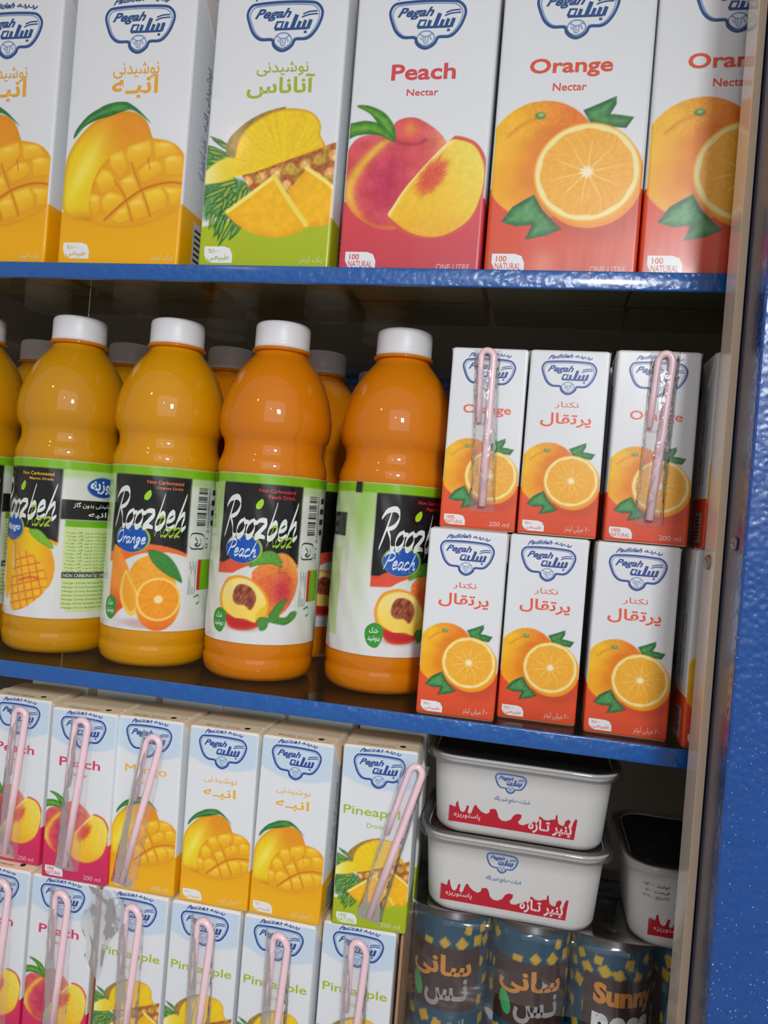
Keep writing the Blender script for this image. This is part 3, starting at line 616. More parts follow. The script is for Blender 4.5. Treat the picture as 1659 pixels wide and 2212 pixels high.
def carton_meshes(fl, big, lang):
    k = (fl, big, lang)
    if k in _cc: return _cc[k]
    B = BIG if big else SMALL; dv = {'orange': .05, 'mango': .09, 'peach': .07, 'pine': .07}[fl] if not big else .033
    k0 = ('base', fl, big)
    if k0 not in _cc:
        body = B.body(); body.materials.append(carton_stock('carton_board_%s_%s' % (fl, 'litre' if big else 'small'), BAND[(fl, big)], (BANDV[fl] + dv) * B.w * CM, (B.h - .05) * CM, top=(255, 230, 198) if not (big or fl == 'orange') else (220, 214, 208)))  # cream top: warm light through the juice is put into the colour
        top_v = 1.26 if big else (B.h - .15) / B.w
        nu, nv = (150, 190) if big else (92, 200 if not big else 0)
        def pt(p, fl=fl, dv=dv, big=big):
            if not big and fl != 'orange':   # pale blue header with a wavy lower edge
                e = np.interp(p.U, [0, .25, .5, .75, 1], [2.0, 1.90, 1.85, 1.86, 1.93]); p.put(ss(p.V - e, -.02, .02) * .9, (196, 216, 232))
            PAINT[fl](p, BAND[(fl, big)], dv)
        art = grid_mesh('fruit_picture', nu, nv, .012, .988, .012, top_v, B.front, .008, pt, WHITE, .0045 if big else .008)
        _cc[k0] = (body, B.flap(), B.ear(-1), B.ear(1), art)
        for m in _cc[k0][1:4]: m.materials.append(plain('carton_flap', (255, 230, 198) if not (big or fl == 'orange') else (220, 216, 212), .5, mottle=.05) if 'flapm' not in MAT or True else None)  # cream flaps take the same warm light in their colour
        art.materials.append(M_PRINT)
    col = (FC if big else FS)[fl]; sc = B.front
    # emblem
    if big:
        eu, ev, ew = {'mango': (.545, 1.765, .56), 'pine': (.529, 1.735, .566), 'peach': (.503, 1.70, .53), 'orange': (.49, 1.728, .525)}[fl]; ev += .033
    else: eu, ev, ew = .50, 2.045 if fl == 'orange' else 2.09, .68
    d, l = emblem(eu, ev, ew)
    T = Flat(); up = .033 * big; t = lambda s, b, **q: T.text(s, (b[0], b[1] + up, b[2], b[3] + up), **q)
    W = Flat()  # pale lettering on the band
    if big and lang == 'fa':
        if fl == 'mango': t('نوشیدنی', (.36, 1.40, .735, 1.52), bold=.005, shear=-.1); t('انبـه', (.36, 1.25, .735, 1.425), bold=.018)
        if fl == 'pine': t('نوشیدنی', (.35, 1.38, .74, 1.48), bold=.005, shear=-.1); t('آناناس', (.285, 1.22, .795, 1.39), bold=.02)
    if big and lang == 'en':
        if fl == 'peach': t('Peach', (.281, 1.318, .733, 1.43), bold=.022); t('Nectar', (.40, 1.207, .622, 1.255), bold=.012)
        if fl == 'orange': t('Orange', (.205, 1.305, .748, 1.435), bold=.022); t('Nectar', (.367, 1.213, .588, 1.267), bold=.012)
    if not big and lang == 'fa':
        if fl == 'orange': t('نکتار', (.355, 1.645, .655, 1.735), bold=.005); t('پرتقال', (.185, 1.395, .825, 1.59), bold=.018)
        if fl == 'mango': t('نوشیدنی', (.26, 1.66, .74, 1.755), bold=.0, shear=-.1); t('انبـه', (.265, 1.46, .735, 1.61), bold=.016)
    if not big and lang == 'en':
        if fl == 'orange': t('Orange', (.20, 1.50, .83, 1.65), bold=.015); t('Nectar', (.40, 1.38, .62, 1.43), bold=.0)
        if fl == 'peach': t('Peach', (.17, 1.60, .80, 1.73), bold=.015); t('Nectar', (.38, 1.48, .62, 1.53), bold=.0)
        if fl == 'mango': t('Mango', (.17, 1.60, .80, 1.75), bold=0); t('Drink', (.40, 1.49, .60, 1.54), bold=.0)
        if fl == 'pine': t('Pineapple', (.06, 1.46, .94, 1.61), bold=.01); t('Drink', (.39, 1.34, .61, 1.40), bold=.0)
    bu, bv = (.05, .035) if big else (.06, .045)
    if big: bv = {'mango': .076, 'pine': .06}.get(fl, .033)
    bw, bh = (.22, .12) if big else (.28, .135)
    Bd = Flat().poly([(bu, bv + bh)] + [(bu + bw * .7, bv + bh), (bu + bw * .9, bv + bh * .88), (bu + bw, bv + bh * .5), (bu + bw, bv), (bu + bw * .3, bv), (bu + bw * .1, bv + bh * .12), (bu, bv + bh * .5)])
    K = Flat()
    if lang == 'en':
        K.text('100' if big else '100%', (bu + .03, bv + bh * .55, bu + .1 + .04 * (not big), bv + bh * .88), bold=.02); K.text('NATURAL', (bu + .025, bv + bh * .1, bu + bw * .9, bv + bh * .48), bold=.01)
        W.text('ONE LITRE' if big else '200 ml', (.70, .036, .93, .078) if big else (.66, .06, .92, .12), bold=.005)
    else:
        K.text('%۱۰۰', (bu + .03, bv + bh * .60, bu + bw * .5, bv + bh * .85), bold=.01); K.text('طبیعـی', (bu + .025, bv + bh * .1, bu + bw * .88, bv + bh * .55), bold=.01)
        W.text('یک لیتر' if big else '۲۰۰ میلی لیتر', (.78, .063, .95, .115) if big else (.60, .06, .92, .15), bold=.01)
    # side printing: rotated lines of lettering + white information box
    S = Flat(); phrase = {'orange': 'نکتار پرتقال', 'mango': 'نوشیدنی انبه', 'peach': 'نکتار پگاه', 'pine': 'نوشیدنی آناناس'}[fl]
    hv = B.h / B.w
    S.text(phrase + ' ' + phrase, (.30, .78, .52, hv * .50), rot=90, bold=.02); S.text(phrase, (.34, hv * .53, .50, hv * .75), rot=90, bold=.02)
    S.text(phrase + ' ' + phrase, (.60, .78, .70, hv * .66), rot=90, bold=.01)
    IB = Flat().rect(.30, .06, .80, .44)
    IL = Flat()
    for q in range(7): IL.rect(.34, .10 + q * .045, .34 + .4 * (.6 + .4 * ((q * 7) % 5) / 5), .12 + q * .045)
    out = dict(emblem=(d.mesh('brand_emblem', sc, .018), ink(INK_BLUE if not big else (36, 78, 136))), emblem2=(l.mesh('emblem_detail', sc, .016), ink((132, 158, 200))),
               title=(T.mesh('flavour_lettering', sc, .018), ink(col)), badge=(Bd.mesh('corner_badge', sc, .016), ink((232, 234, 234))), badget=(K.mesh('badge_lettering', sc, .022), ink(tuple(int(c * .9 + 20) for c in col))),
               size=(W.mesh('volume_lettering', sc, .018), ink(tuple(int(c * .25 + 235 * .7) for c in col))),
               sl=(S.mesh('side_lettering', B.left, .006), ink((40, 44, 70))), sr=(S.mesh('side_lettering', B.right, .006), ink((120, 134, 160))),
               ibl=(IB.mesh('information_panel', B.left, .004), ink((190, 190, 188))), ibr=(IB.mesh('information_panel', B.right, .004), ink((205, 208, 206))),
               ill=(IL.mesh('information_lines', B.left, .008), ink((60, 62, 64))), ilr=(IL.mesh('information_lines', B.right, .008), ink((60, 62, 64))))
    for m, a in out.values():
        if not m.materials: m.materials.append(a)
    _cc[k] = (_cc[k0], out); return _cc[k]

def straw(root, P, B, bendy=False):
    """U-bent drinking straw: P = left foot, left top, crown, right top, right foot in (u, v)"""
    w = B.w; y = -B.d / 2 - .30
    p = [np.array(q, float) * w - np.array([w / 2, 0]) for q in P]
    lf, lt, cr, rt, rf = p; path = [lf, lf + (lt - lf) * .5]
    for k in range(9):
        t = k / 8; a = math.pi * (1 - t); c = (lt + rt) / 2; ax = (rt - lt) / 2; up = cr - c
        path.append(c + ax * -math.cos(math.pi - a) * -1 * -1 * (1 if True else 0) * 1.0 + up * math.sin(a) if False else c - ax * math.cos(math.pi * t) + up * math.sin(math.pi * t))
    path += [rt + (rf - rt) * .5, rf]
    rad = [.19, .19] + [.20] * 3 + [.225] * 6 + [.25, .25]
    V, F = tube([(q[0], y, q[1]) for q in path], rad, 10)
    o = obj('drinking_straw', mesh('drinking_straw', V, F, True, None), M_STRAW, root); o['label'] = 'pink bendable drinking straw glued to the front'
    # sachet: thin film sheet bulging over the straw
    top = (lt + rt) / 2 + (cr - (lt + rt) / 2) * 1.35; bot = rf + (rf - rt) / np.hypot(*(rf - rt)) * .35
    ax = bot - top; L = np.hypot(*ax); ax /= L; nn = np.array([-ax[1], ax[0]]); hw = abs((rt - lt) @ nn) / 2 + .42
    V = []; F = []; ns, nt = 13, 44; rr = random.Random(int(abs(P[0][0]) * 1000))
    mid0 = (lt + rt) / 2; sh = ((rf - mid0) @ nn) * 0
    for j in range(nt + 1):
        t = j / nt; c = top + ax * L * t
        for i in range(ns + 1):
            s_ = -1 + 2 * i / ns; q = c + nn * s_ * hw
            lift = .05 + .50 * (max(0, math.cos(s_ * math.pi / 2)) ** .55) * min(1, 6 * t + .2) * min(1, 6 * (1 - t) + .2) + .03 * math.sin(s_ * 7 + t * 19 + P[0][0] * 40) * math.sin(t * 31)
            V.append((q[0], -B.d / 2 - lift, q[1]))
    for j in range(nt):
        for i in range(ns): k = j * (ns + 1) + i; F.append((k, k + 1, k + ns + 2, k + ns + 1))
    o2 = obj('straw_sachet', mesh('straw_sachet', V, F, True), M_CRINKLE if root.location.z > .05 else M_SACHET, root); o2['label'] = 'clear crinkled sachet around the straw'

def carton(fl, big, lang, x, yf, z, rot=(0, 0, 0), label='', group=None, straw_path=None, sides='', art_only=False):
    B = BIG if big else SMALL; base, out = carton_meshes(fl, big, lang)
    r = thing('juice_carton', label, 'juice carton', (x, yf + B.d / 2, z), rot, group)
    obj('body', base[0], None, r); obj('top_seam', base[1], None, r)
    if not big or sides: obj('ear_flap', base[2], None, r); obj('ear_flap', base[3], None, r)
    if not big and z < -5: ta, tb = top_marks(fl); obj('top_lettering', ta, None, r); obj('straw_hole', tb, None, r)
    if art_only: return r
    obj('fruit_picture', base[4], None, r)
    e = obj('brand_emblem', out['emblem'][0], None, r); obj('emblem_detail', out['emblem2'][0], None, e)
    obj('flavour_lettering', out['title'][0], None, r)
    b = obj('corner_badge', out['badge'][0], None, r); obj('badge_lettering', out['badget'][0], None, b); obj('volume_lettering', out['size'][0], None, r)
    if 'l' in sides: obj('side_lettering', out['sl'][0], None, r); q = obj('information_panel', out['ibl'][0], None, r); obj('information_lines', out['ill'][0], None, q)
    if 'r' in sides: obj('side_lettering', out['sr'][0], None, r); q = obj('information_panel', out['ibr'][0], None, r); obj('information_lines', out['ilr'][0], None, q)
    if straw_path: straw(r, straw_path, B)
    return r

# ------------------------------------------------------------------ bottles
RB = 3.9
BPROF = [(0, .35), (2.6, .25), (3.0, 0), (3.5, .05), (3.82, .4), (3.9, .8), (3.9, 1.3), (3.84, 1.5), (3.84, 1.62), (3.9, 1.85), (3.9, 2.4), (3.86, 2.6), (3.86, 14.15), (3.9, 14.4), (3.88, 14.8), (3.74, 15.2), (3.58, 15.7), (3.56, 16.2), (3.64, 16.55), (3.86, 16.85), (3.99, 17.4), (4.0, 18.2), (3.89, 19.0), (3.66, 19.9), (3.32, 20.8), (2.86, 21.6), (2.38, 22.2), (2.05, 22.6), (1.86, 22.85), (1.82, 23.15)]
def cyl(r):
    def fn(th, z, off): a = math.radians(th); return ((r + off) * math.sin(a), -(r + off) * math.cos(a), z)
    return fn
def label_fn(th, z, off):
    a = math.radians(th); r = 3.93 + .03 * math.sin(th * .21 + z * .8) * math.sin(z * 1.1 + th * .05) + off
    return (r * math.sin(a), -r * math.cos(a), z)
def bottle_label(fruit):
    K = 22.5   # degrees per unit so the painter works in near-square units (1 unit = 1.55 cm)
    def pt(p):
        T = p.U; Z = p.V * 1.55; U = p.U * K
        th = U
        def P(L): return [(a / K, b / 1.55) for a, b in L]
        p.put(ss(Z, 6, 13.5) * .9 * np.clip(1 - np.abs(th + 5) / 400, 0, 1), (170, 205, 120))
        p.put(np.exp(-((th + 48) / 9) ** 2) * ss(Z, 3.5, 9) * .7, (150, 196, 90))
        p.put((ss(Z, 13.42, 13.5)), (126, 186, 22))
        p.put(ss(Z, 14.05, 14.1), (205, 205, 200))
        # right side: white panel from the black block's right border
        p.put(ss(th, 53, 54) * (1 - ss(th, 118, 124)) * (1 - ss(Z, 12.6, 13.2)) * .9, (222, 222, 218))
        p.put(ss(-th, 30, 31) * (1 - ss(-th, 60, 62)) * (1 - ss(Z, 8, 12)) * .7, (224, 230, 220))
        # black block with a circular bite
        cx, cz, R = 20, 3.2, 5.4
        d = np.sqrt(((th - cx) / 14.6) ** 2 + (Z - cz) ** 2)
        blk = ss(th, -34.5, -33.5) * (1 - ss(th, 53, 54)) * ss(Z - (8.95 - .10 * 0), -.06, .06) * (1 - ss(Z, 13.42, 13.5))
        blk = np.maximum(blk, ss(th, -34.5, -33.5) * (1 - ss(th, 53, 54)) * ss(d, R + .25 * ss(-th, -40, 30), R + .3 * ss(-th, -40, 30) + .05) * ss(Z, 7.9, 8.0) * (1 - ss(Z, 13.42, 13.5)))
        red = ss(th, -34.5, -33.5) * (1 - ss(th, 53, 54)) * ss(Z - (7.2 + (th + 34) * .004), -.05, .05) * (1 - ss(Z, 9, 9.1)) * ss(d, 4.5 + .013 * (th + 34) * .6, 4.55 + .013 * (th + 34) * .6)
        rc = {'peach': (226, 82, 56), 'orange': (236, 110, 50), 'mango': (232, 170, 40)}[fruit]
        p.put(red, rc); p.put(blk, (22, 22, 24))
        px = p.px
        if fruit == 'peach':
            a, sd = p.mask(P([(7, 7.1), (14, 8.0), (25, 8.6), (36, 8.9), (47, 8.5), (54, 7.6), (54, 6.3), (46, 5.2), (36, 4.6), (22, 4.8)]))
            c = mixc((238, 150, 60), (205, 50, 70), np.exp(-(((th - 38) / 12) ** 2 + ((Z - 6.3) / 1.2) ** 2))); c = mixc(c, (226, 90, 50), ss(8 - Z, -.5, 1.5) * (th < 28) * .7); c = mixc(c, (245, 190, 80), ss(th, 40, 54) * ss(Z, 7, 8.6))
            p.put(a, c + ((vnoise(p.U, p.V, 14, 31) - .5) * 24)[..., None]); p.line(P([(36, 8.3), (34, 7.6), (41, 7.5), (46, 7.0)]), .05, (140, 30, 30), soft=.04, amt=.5)
            leaf(p, P([(4, 7.8), (9, 8.5), (18, 8.95), (28, 8.95), (35, 8.4), (36, 7.9), (26, 8.1), (14, 8.0)]), (24, 88, 24), (110, 180, 60), P([(6, 8.0), (20, 8.5), (35, 8.1)]))
            leaf(p, P([(26, 4.5), (33, 5.3), (43, 5.85), (41, 5.2), (37, 4.6), (44, 4.5), (50, 4.9), (57, 4.85), (54, 4.4), (45, 4.0), (36, 4.05), (27, 4.2)]), (20, 80, 26), (90, 160, 60), P([(28, 4.4), (42, 4.5), (56, 4.8)]))
            p.put(.35 * (1 - ss(np.sqrt(((th + 0) / 26) ** 2 + ((Z - 3.7) / .4) ** 2), .3, 1)), (120, 60, 50))
            a, sd = p.mask(P([(-27, 5.9), (-21, 6.8), (-10, 7.15), (0, 7.15), (10, 6.9), (20, 6.3), (26, 5.6), (27, 4.9), (22, 4.1), (12, 3.65), (0, 3.5), (-12, 3.6), (-20, 4.2), (-26, 5.0)]))
            c = mixc((240, 196, 40), (196, 36, 40), ss(4.6 - Z - (th / 90), 0, .5)); c = mixc(c, (232, 110, 40), ss(-sd, .18, .0) * .6); p.put(a, c)
            a, sd = p.mask(P([(-24, 5.9), (-19, 6.6), (-8, 6.95), (3, 6.95), (12, 6.6), (20, 6.0), (23, 5.4), (18, 5.0), (14, 4.6), (14, 4.1), (4, 4.3), (-8, 4.3), (-18, 4.7), (-23, 5.2)])); p.put(a, mixc((250, 216, 90), (246, 226, 140), ss(Z, 4.5, 6.8)))
            a, sd = p.mask(P([(-11, 6.0), (-7, 6.5), (0, 6.6), (8, 6.4), (13, 5.9), (12, 5.3), (8, 4.9), (2, 5.2), (-6, 5.2), (-11, 5.5)])); n = vnoise(p.U * 1.6 - p.V * .8, p.V * .5 + p.U * .4, 9, 33)
            p.put(a, mixc((110, 44, 26), (196, 112, 76), n))
            leaf(p, P([(16, 4.3), (21, 4.5), (27, 4.3), (25, 3.7), (19, 3.6)]), (24, 88, 34), (90, 160, 70), P([(19, 4.3), (22, 3.8)]))
        if fruit == 'orange':
            a, sd = p.mask(P([(-28, 8.0), (-20, 8.3), (-12, 7.6), (-4, 6.5), (-6, 4.5), (-14, 3.8), (-22, 3.3), (-28, 3.6)])); p.put(a, mixc((244, 150, 40), (228, 80, 40), ss(6 - Z, 0, 2)))
            a, sd = p.mask(P([(-4, 6.7), (4, 7.5), (17, 7.9), (30, 7.6), (41, 6.6), (44, 5.6), (30, 4.6), (4, 4.6), (-5, 5.6)])); p.put(a, mixc((240, 156, 30), (246, 178, 60), vnoise(p.U, p.V, 12, 36)))
            a, sd = p.mask(P([(-8, 6.75), (-3, 6.2), (3, 5.6), (8, 5.0), (8, 4.0), (2, 3.55), (-6, 3.9), (-13, 4.7), (-14, 5.6)])); p.put(a, (248, 206, 90)); a, sd = p.mask(P([(-8, 6.5), (-3, 6.0), (3, 5.4), (7, 4.6), (2, 3.9), (-6, 4.3), (-11, 5.2)])); p.put(a, (244, 166, 40))
            p.put(.3 * (1 - ss(np.sqrt(((th - 14) / 34) ** 2 + ((Z - 3.1) / .5) ** 2), .3, 1)), (150, 60, 40))
            a, r, x, y = p.ell(28 / K, 4.55 / 1.55, 22.5 / K, 1.9 / 1.55); p.put(a, mixc((238, 110, 24), (250, 160, 40), ss(Z, 2.6, 4.4)))
            a, r, x, y = p.ell(28 / K, 4.86 / 1.55, 22.5 / K, 1.52 / 1.55); p.put(a, (252, 214, 110)); q = 1 - ss(r, .88, .92); t2 = np.arctan2(y, x)
            p.put(q, mixc((240, 140, 14), (250, 170, 36), vnoise(np.cos(t2) * 3, np.sin(t2) * 3, 9, 37))); p.put(1 - ss(r, .14, .24), (255, 226, 160))
            leaf(p, P([(14, 8.2), (24, 8.25), (35, 7.9), (44, 7.2), (51, 6.1), (42, 6.35), (30, 6.8), (20, 7.4)]), (14, 84, 30), (70, 150, 60), P([(16, 8.0), (32, 7.4), (49, 6.3)]))
        if fruit == 'mango':
            a, sd = p.mask(P([(0, 8.6), (14, 9.1), (30, 8.8), (44, 8.0), (52, 6.6), (50, 5.2), (40, 4.6), (14, 5), (4, 6.5)])); p.put(a, mixc((240, 200, 20), (236, 160, 20), ss(np.abs(th - 26), 0, 26)))
            a, sd = p.mask(P([(-12, 8.2), (-2, 7.6), (2, 5.5), (-4, 3.8), (-14, 4.2), (-16, 6.5)])); p.put(a, (236, 190, 40))
            a, sd = p.mask(P([(4, 3.2), (0, 4.6), (6, 6.8), (16, 7.4), (30, 7.1), (42, 6.2), (46, 5.0), (40, 4.2), (26, 3.4), (12, 3.0)])); n = vnoise(p.U, p.V, 10, 39)
            g = np.minimum(np.abs(((th + Z * 4) / 9) % 1 - .5), np.abs(((Z - th * .02) / .62) % 1 - .5)); p.put(a, mixc((214, 110, 30), (250, 190, 40), ss(g, .02, .16) * .8 + n * .3))
            p.line(P([(14, 5.2), (26, 5.5), (36, 5.5)]), .1, (200, 60, 30), soft=.06, amt=.7)
            leaf(p, P([(22, 8.9), (32, 9.0), (42, 8.5), (50, 7.7), (40, 7.9), (28, 8.4)]), (40, 120, 30), (150, 200, 60), P([(24, 8.8), (38, 8.4), (49, 7.8)]))
            # pale-green panel of small print and dark bands
            x0, x1 = 59, 118
            m, sd = p.mask(P([(x0, 9.8), (x1, 9.8), (x1, 3.1), (x0 + 8, 3.1), (x0 + 1, 3.7)]), smooth=False); p.put(m, (204, 222, 150))
            p.put(ss(th, 54, 55) * (1 - ss(th, x1, x1 + 1)) * ss(Z, 9.82, 9.88) * (1 - ss(Z, 11.28, 11.34)), (26, 26, 26))
            p.put(ss(th, x0, x0 + 1) * (1 - ss(th, x1, x1 + 1)) * ss(Z, 9.3, 9.35) * (1 - ss(Z, 9.78, 9.82)), (110, 180, 20))
            p.put(ss(th, x0, x0 + 1) * (1 - ss(th, x1, x1 + 1)) * ss(Z, 5.55, 5.6) * (1 - ss(Z, 6.0, 6.05)), (40, 40, 36))
            a, r, x, y = p.ell(97 / K, 12.3 / 1.55, 18 / K, .75 / 1.55); p.put(a, (24, 74, 158))
        else:
            bx = 62
            for k in range(26):
                z0 = 12.95 - k * .115; p.put(ss(th, bx, bx + .8) * (1 - ss(th, bx + 13, bx + 14)) * ss(Z, z0 - .07, z0 - .05) * (1 - ss(Z, z0, z0 + .02)) * ((k * 7) % 5 > 0), (40, 40, 44))
            for k in range(40):
                z0 = 12.95 - k * .075; p.put(ss(th, bx + 22, bx + 23) * (1 - ss(th, bx + 32, bx + 33)) * ss(Z, z0 - .04, z0 - .03) * (1 - ss(Z, z0, z0 + .01)), (50, 50, 54))
            p.put(ss(th, 68, 69) * (1 - ss(th, 73, 74)) * ss(Z, 5.5, 5.55) * (1 - ss(Z, 7.7, 7.75)), (200, 40, 40)); p.put(ss(th, 73, 74) * (1 - ss(th, 88, 89)) * ss(Z, 5.5, 5.55) * (1 - ss(Z, 7.7, 7.75)), (120, 180, 30))
            m, sd = p.mask(P([(-110, 9.6), (-72, 9.6), (-72, 3.6), (-110, 3.6)]), smooth=False); p.put(m, (190, 214, 150))
            m, sd = p.mask(P([(-110, 12.0), (-68, 12.0), (-68, 10.4), (-110, 10.4)]), smooth=False); p.put(m, (30, 30, 30))
            m, sd = p.mask(P([(-58, 14.3), (-50, 14.3), (-50, 13.4), (-58, 13.4)]), smooth=False); p.put(m, (26, 26, 26))
    me = grid_mesh('label', 300, 170, -180 / K, 180 / K, 2.62 / 1.55, 14.13 / 1.55, lambda u, v, off: label_fn(u * K, v * 1.55, off), 0.0, pt, (226, 226, 226), .028)
    me.materials.append(M_LABEL)
    fn = label_fn; parts = []
    g = lambda name, fl, col, off=.014: parts.append((name, fl.mesh(name, fn, off), ink(col)))
    T = Flat(); script(T, 'Roozbeh', (-28, 9.75, 50, 12.45), w=.135); g('brand_lettering', T, (226, 232, 226))
    T = Flat(); script(T, 'Rooz', (19, 9.25, 45, 10.65), w=.12); g('sub_lettering', T, (150, 190, 40))
    T = Flat().poly([(7, 11.75), (6, 12.0), (8, 12.25), (12, 12.45), (13.5, 12.15), (11, 11.8)], smooth=True); g('leaf_mark', T, (160, 214, 40))
    nm = {'peach': 'Peach Drink', 'orange': 'Orange Drink', 'mango': 'Mango Drink'}[fruit]
    T = Flat(); T.text('Non Carbonated', (8, 12.9, 45, 13.15), bold=.02); T.text(nm, (18, 12.5, 45, 12.75), bold=.02); g('drink_lettering', T, {'peach': (210, 40, 50), 'orange': (226, 110, 60), 'mango': (226, 180, 40)}[fruit])
    T = Flat().ellipse(-4, 9.02, 20, 1.02); g('oval_border', T, (150, 180, 50), .010)
    T = Flat().ellipse(-5, 8.98, 18.5, .95); g('blue_oval', T, (22, 82, 172), .014)
    T = Flat()
    if fruit == 'peach': script(T, 'Peach', (-22, 8.45, 10, 9.6), w=.14)
    elif fruit == 'orange': script(T, 'Orange', (-22, 8.4, 11, 9.55), w=.13)
    else: T.text('Mango', (-20, 8.65, 10, 9.3), bold=.03, shear=.4)
    g('oval_lettering', T, (214, 226, 240), .02)
    T = Flat().poly([(-34, 4.5), (-26, 4.85), (-18, 4.55), (-18, 3.8), (-23, 3.2), (-31, 3.35), (-35, 3.9)], smooth=True); g('green_leaf_badge', T, (52, 150, 48))
    T = Flat(); T.text('خنک', (-31, 4.15, -22, 4.55), bold=.02); T.text('بنوشید', (-32, 3.55, -20, 4.0), bold=.02); g('leaf_lettering', T, (224, 240, 224), .02)
    if fruit == 'mango':
        T = Flat(); T.text('روزبه', (82, 11.8, 112, 12.8), bold=.03); g('oval_name', T, (226, 232, 240), .02)
        T = Flat(); T.text('نوشیدنی بدون گاز', (66, 10.7, 112, 11.15), bold=.02); T.text('انبه', (82, 10.0, 104, 10.5), bold=.02); T.text('NON CARBONATED DRINK', (61, 5.66, 112, 5.92), bold=.02); g('panel_lettering', T, (222, 222, 216), .02)
        T = Flat()
        for k in range(13):
            T.text('نوشیدنی انبه بدون گاز روزبه', (61 + (k % 3), 9.0 - k * .255 - .17, 116, 9.0 - k * .255), bold=.0)
        for k in range(7):
            T.text('Mango Drink Roozbeh Drink', (61, 5.3 - k * .3 - .15, 115 - (k * 5) % 9, 5.3 - k * .3), bold=.0)
        g('small_print', T, (96, 112, 70), .02)
    else:
        T = Flat(); T.stroke([(57, 8.6), (57, 9.5), (66, 9.6), (75, 9.4), (75, 8.6), (66, 8.5)], .35 * .3, closed=True)
        T.stroke([(62, 9.3), (66, 8.95), (62, 8.8), (66, 8.7), (70, 8.9), (69, 9.2)], .12)
        T.text('0', (78, 8.5, 82, 8.9), bold=.0, rot=90); T.text('1 2', (78, 9.2, 82, 9.9), rot=90)
        for k in range(5): T.rect(58 + k * 2.0, 5.2, 58.5 + k * 2.0, 7.6 - (k % 2) * .3)
        T.text('6262777799994467', (78, 10.0, 81, 12.9), rot=90)
        g('small_print', T, (60, 62, 66), .016)
        T = Flat(); T.stroke([(66, 5.0), (72, 5.15), (74, 4.7), (70, 4.5)], .14); g('recycling_mark', T, (60, 150, 90), .016)
    for n_, m_, a_ in parts: m_.materials.append(a_)
    return me, parts

def juice_material(name, a, b):
    N = NT(name); tc = N.n('ShaderNodeTexCoord'); sp = N.n('ShaderNodeSeparateXYZ'); N.l(tc.outputs['Object'], sp.inputs[0])
    t = noise_tex(N, 25, 2); mx = N.n('ShaderNodeMix', data_type='RGBA'); N.l(t.outputs['Fac'], mx.inputs['Factor']); mx.inputs['A'].default_value = L4(a); mx.inputs['B'].default_value = L4(b)
    N.l(mx.outputs['Result'], N.b.inputs['Base Color']); N.b.inputs['Roughness'].default_value = .5
    N.b.inputs['Coat Weight'].default_value = 1; N.b.inputs['Coat Roughness'].default_value = .03; N.b.inputs['Coat IOR'].default_value = 1.5; N.b.inputs['Specular IOR Level'].default_value = .1
    N.b.inputs['Subsurface Weight'].default_value = .15; N.b.inputs['Subsurface Scale'].default_value = .02; N.b.inputs['Subsurface Radius'].default_value = (1, .45, .08)
    t2 = noise_tex(N, 45, 2, stretch=(1, 1, .6)); bp = N.n('ShaderNodeBump'); bp.inputs['Strength'].default_value = .22; bp.inputs['Distance'].default_value = .0015
    N.l(t2.outputs['Fac'], bp.inputs['Height']); N.l(bp.outputs[0], N.b.inputs['Coat Normal'])
    return N.m
JUICE = {'peach': juice_material('peach_juice', (210, 118, 0), (216, 126, 2)), 'orange': juice_material('orange_juice', (210, 142, 0), (216, 150, 2)), 'mango': juice_material('mango_juice', (200, 138, 2), (206, 146, 4))}
_bm = {}
def bottle(fruit, x, y, turn, label, group=None, back=False):
    if 'parts' not in _bm:
        V, F = lathe(BPROF, 56); _bm['body'] = [mesh('bottle_body', V, F, True) for _ in range(3)]
        for m, f in zip(_bm['body'], ('peach', 'orange', 'mango')): m.materials.append(JUICE[f])
        V, F = lathe([(1.8, 22.95), (2.12, 23.0), (2.14, 23.08), (2.1, 23.16), (1.85, 23.2)], 40); _bm['ring'] = mesh('neck_ring', V, F, True); _bm['ring'].materials.append(JUICE['peach'])
        V = []; F = []; n = 96; prof = [(1.92, 23.2), (1.98, 23.24), (1.98, 23.55), (1.96, 23.6), (1.96, 23.66), (1.98, 23.7), (1.97, 24.78), (1.9, 24.95), (1.75, 25.05), (0.02, 25.07)]
        for r, z in prof:
            for i in range(n):
                a = 2 * math.pi * i / n; q = r - (.03 if (i % 2 and 23.69 < z < 24.8) else 0); V.append((q * math.sin(a), -q * math.cos(a), z))
        for j in range(len(prof) - 1):
            for i in range(n): F.append((j * n + i, j * n + (i + 1) % n, (j + 1) * n + (i + 1) % n, (j + 1) * n + i))
        F.append(tuple(range(n))[::-1]); _bm['cap'] = mesh('cap', V, F, True); _bm['cap'].materials.append(M_CAP); _bm['parts'] = 1
    if fruit not in _bm and not back: _bm[fruit] = bottle_label(fruit)
    if back and fruit not in _bm: _bm[fruit] = bottle_label(fruit)
    r = thing('juice_bottle', label, 'juice bottle', (x, y, .02), (0, 0, turn), group)
    obj('bottle_body', _bm['body'][('peach', 'orange', 'mango').index(fruit)], None, r); obj('neck_ring', _bm['ring'], None, r); obj('cap', _bm['cap'], None, r)
    me, parts = _bm[fruit]; L = obj('label', me, None, r)
    if not back:
        for n_, m_, a_ in parts: obj(n_, m_, None, L)
    return r

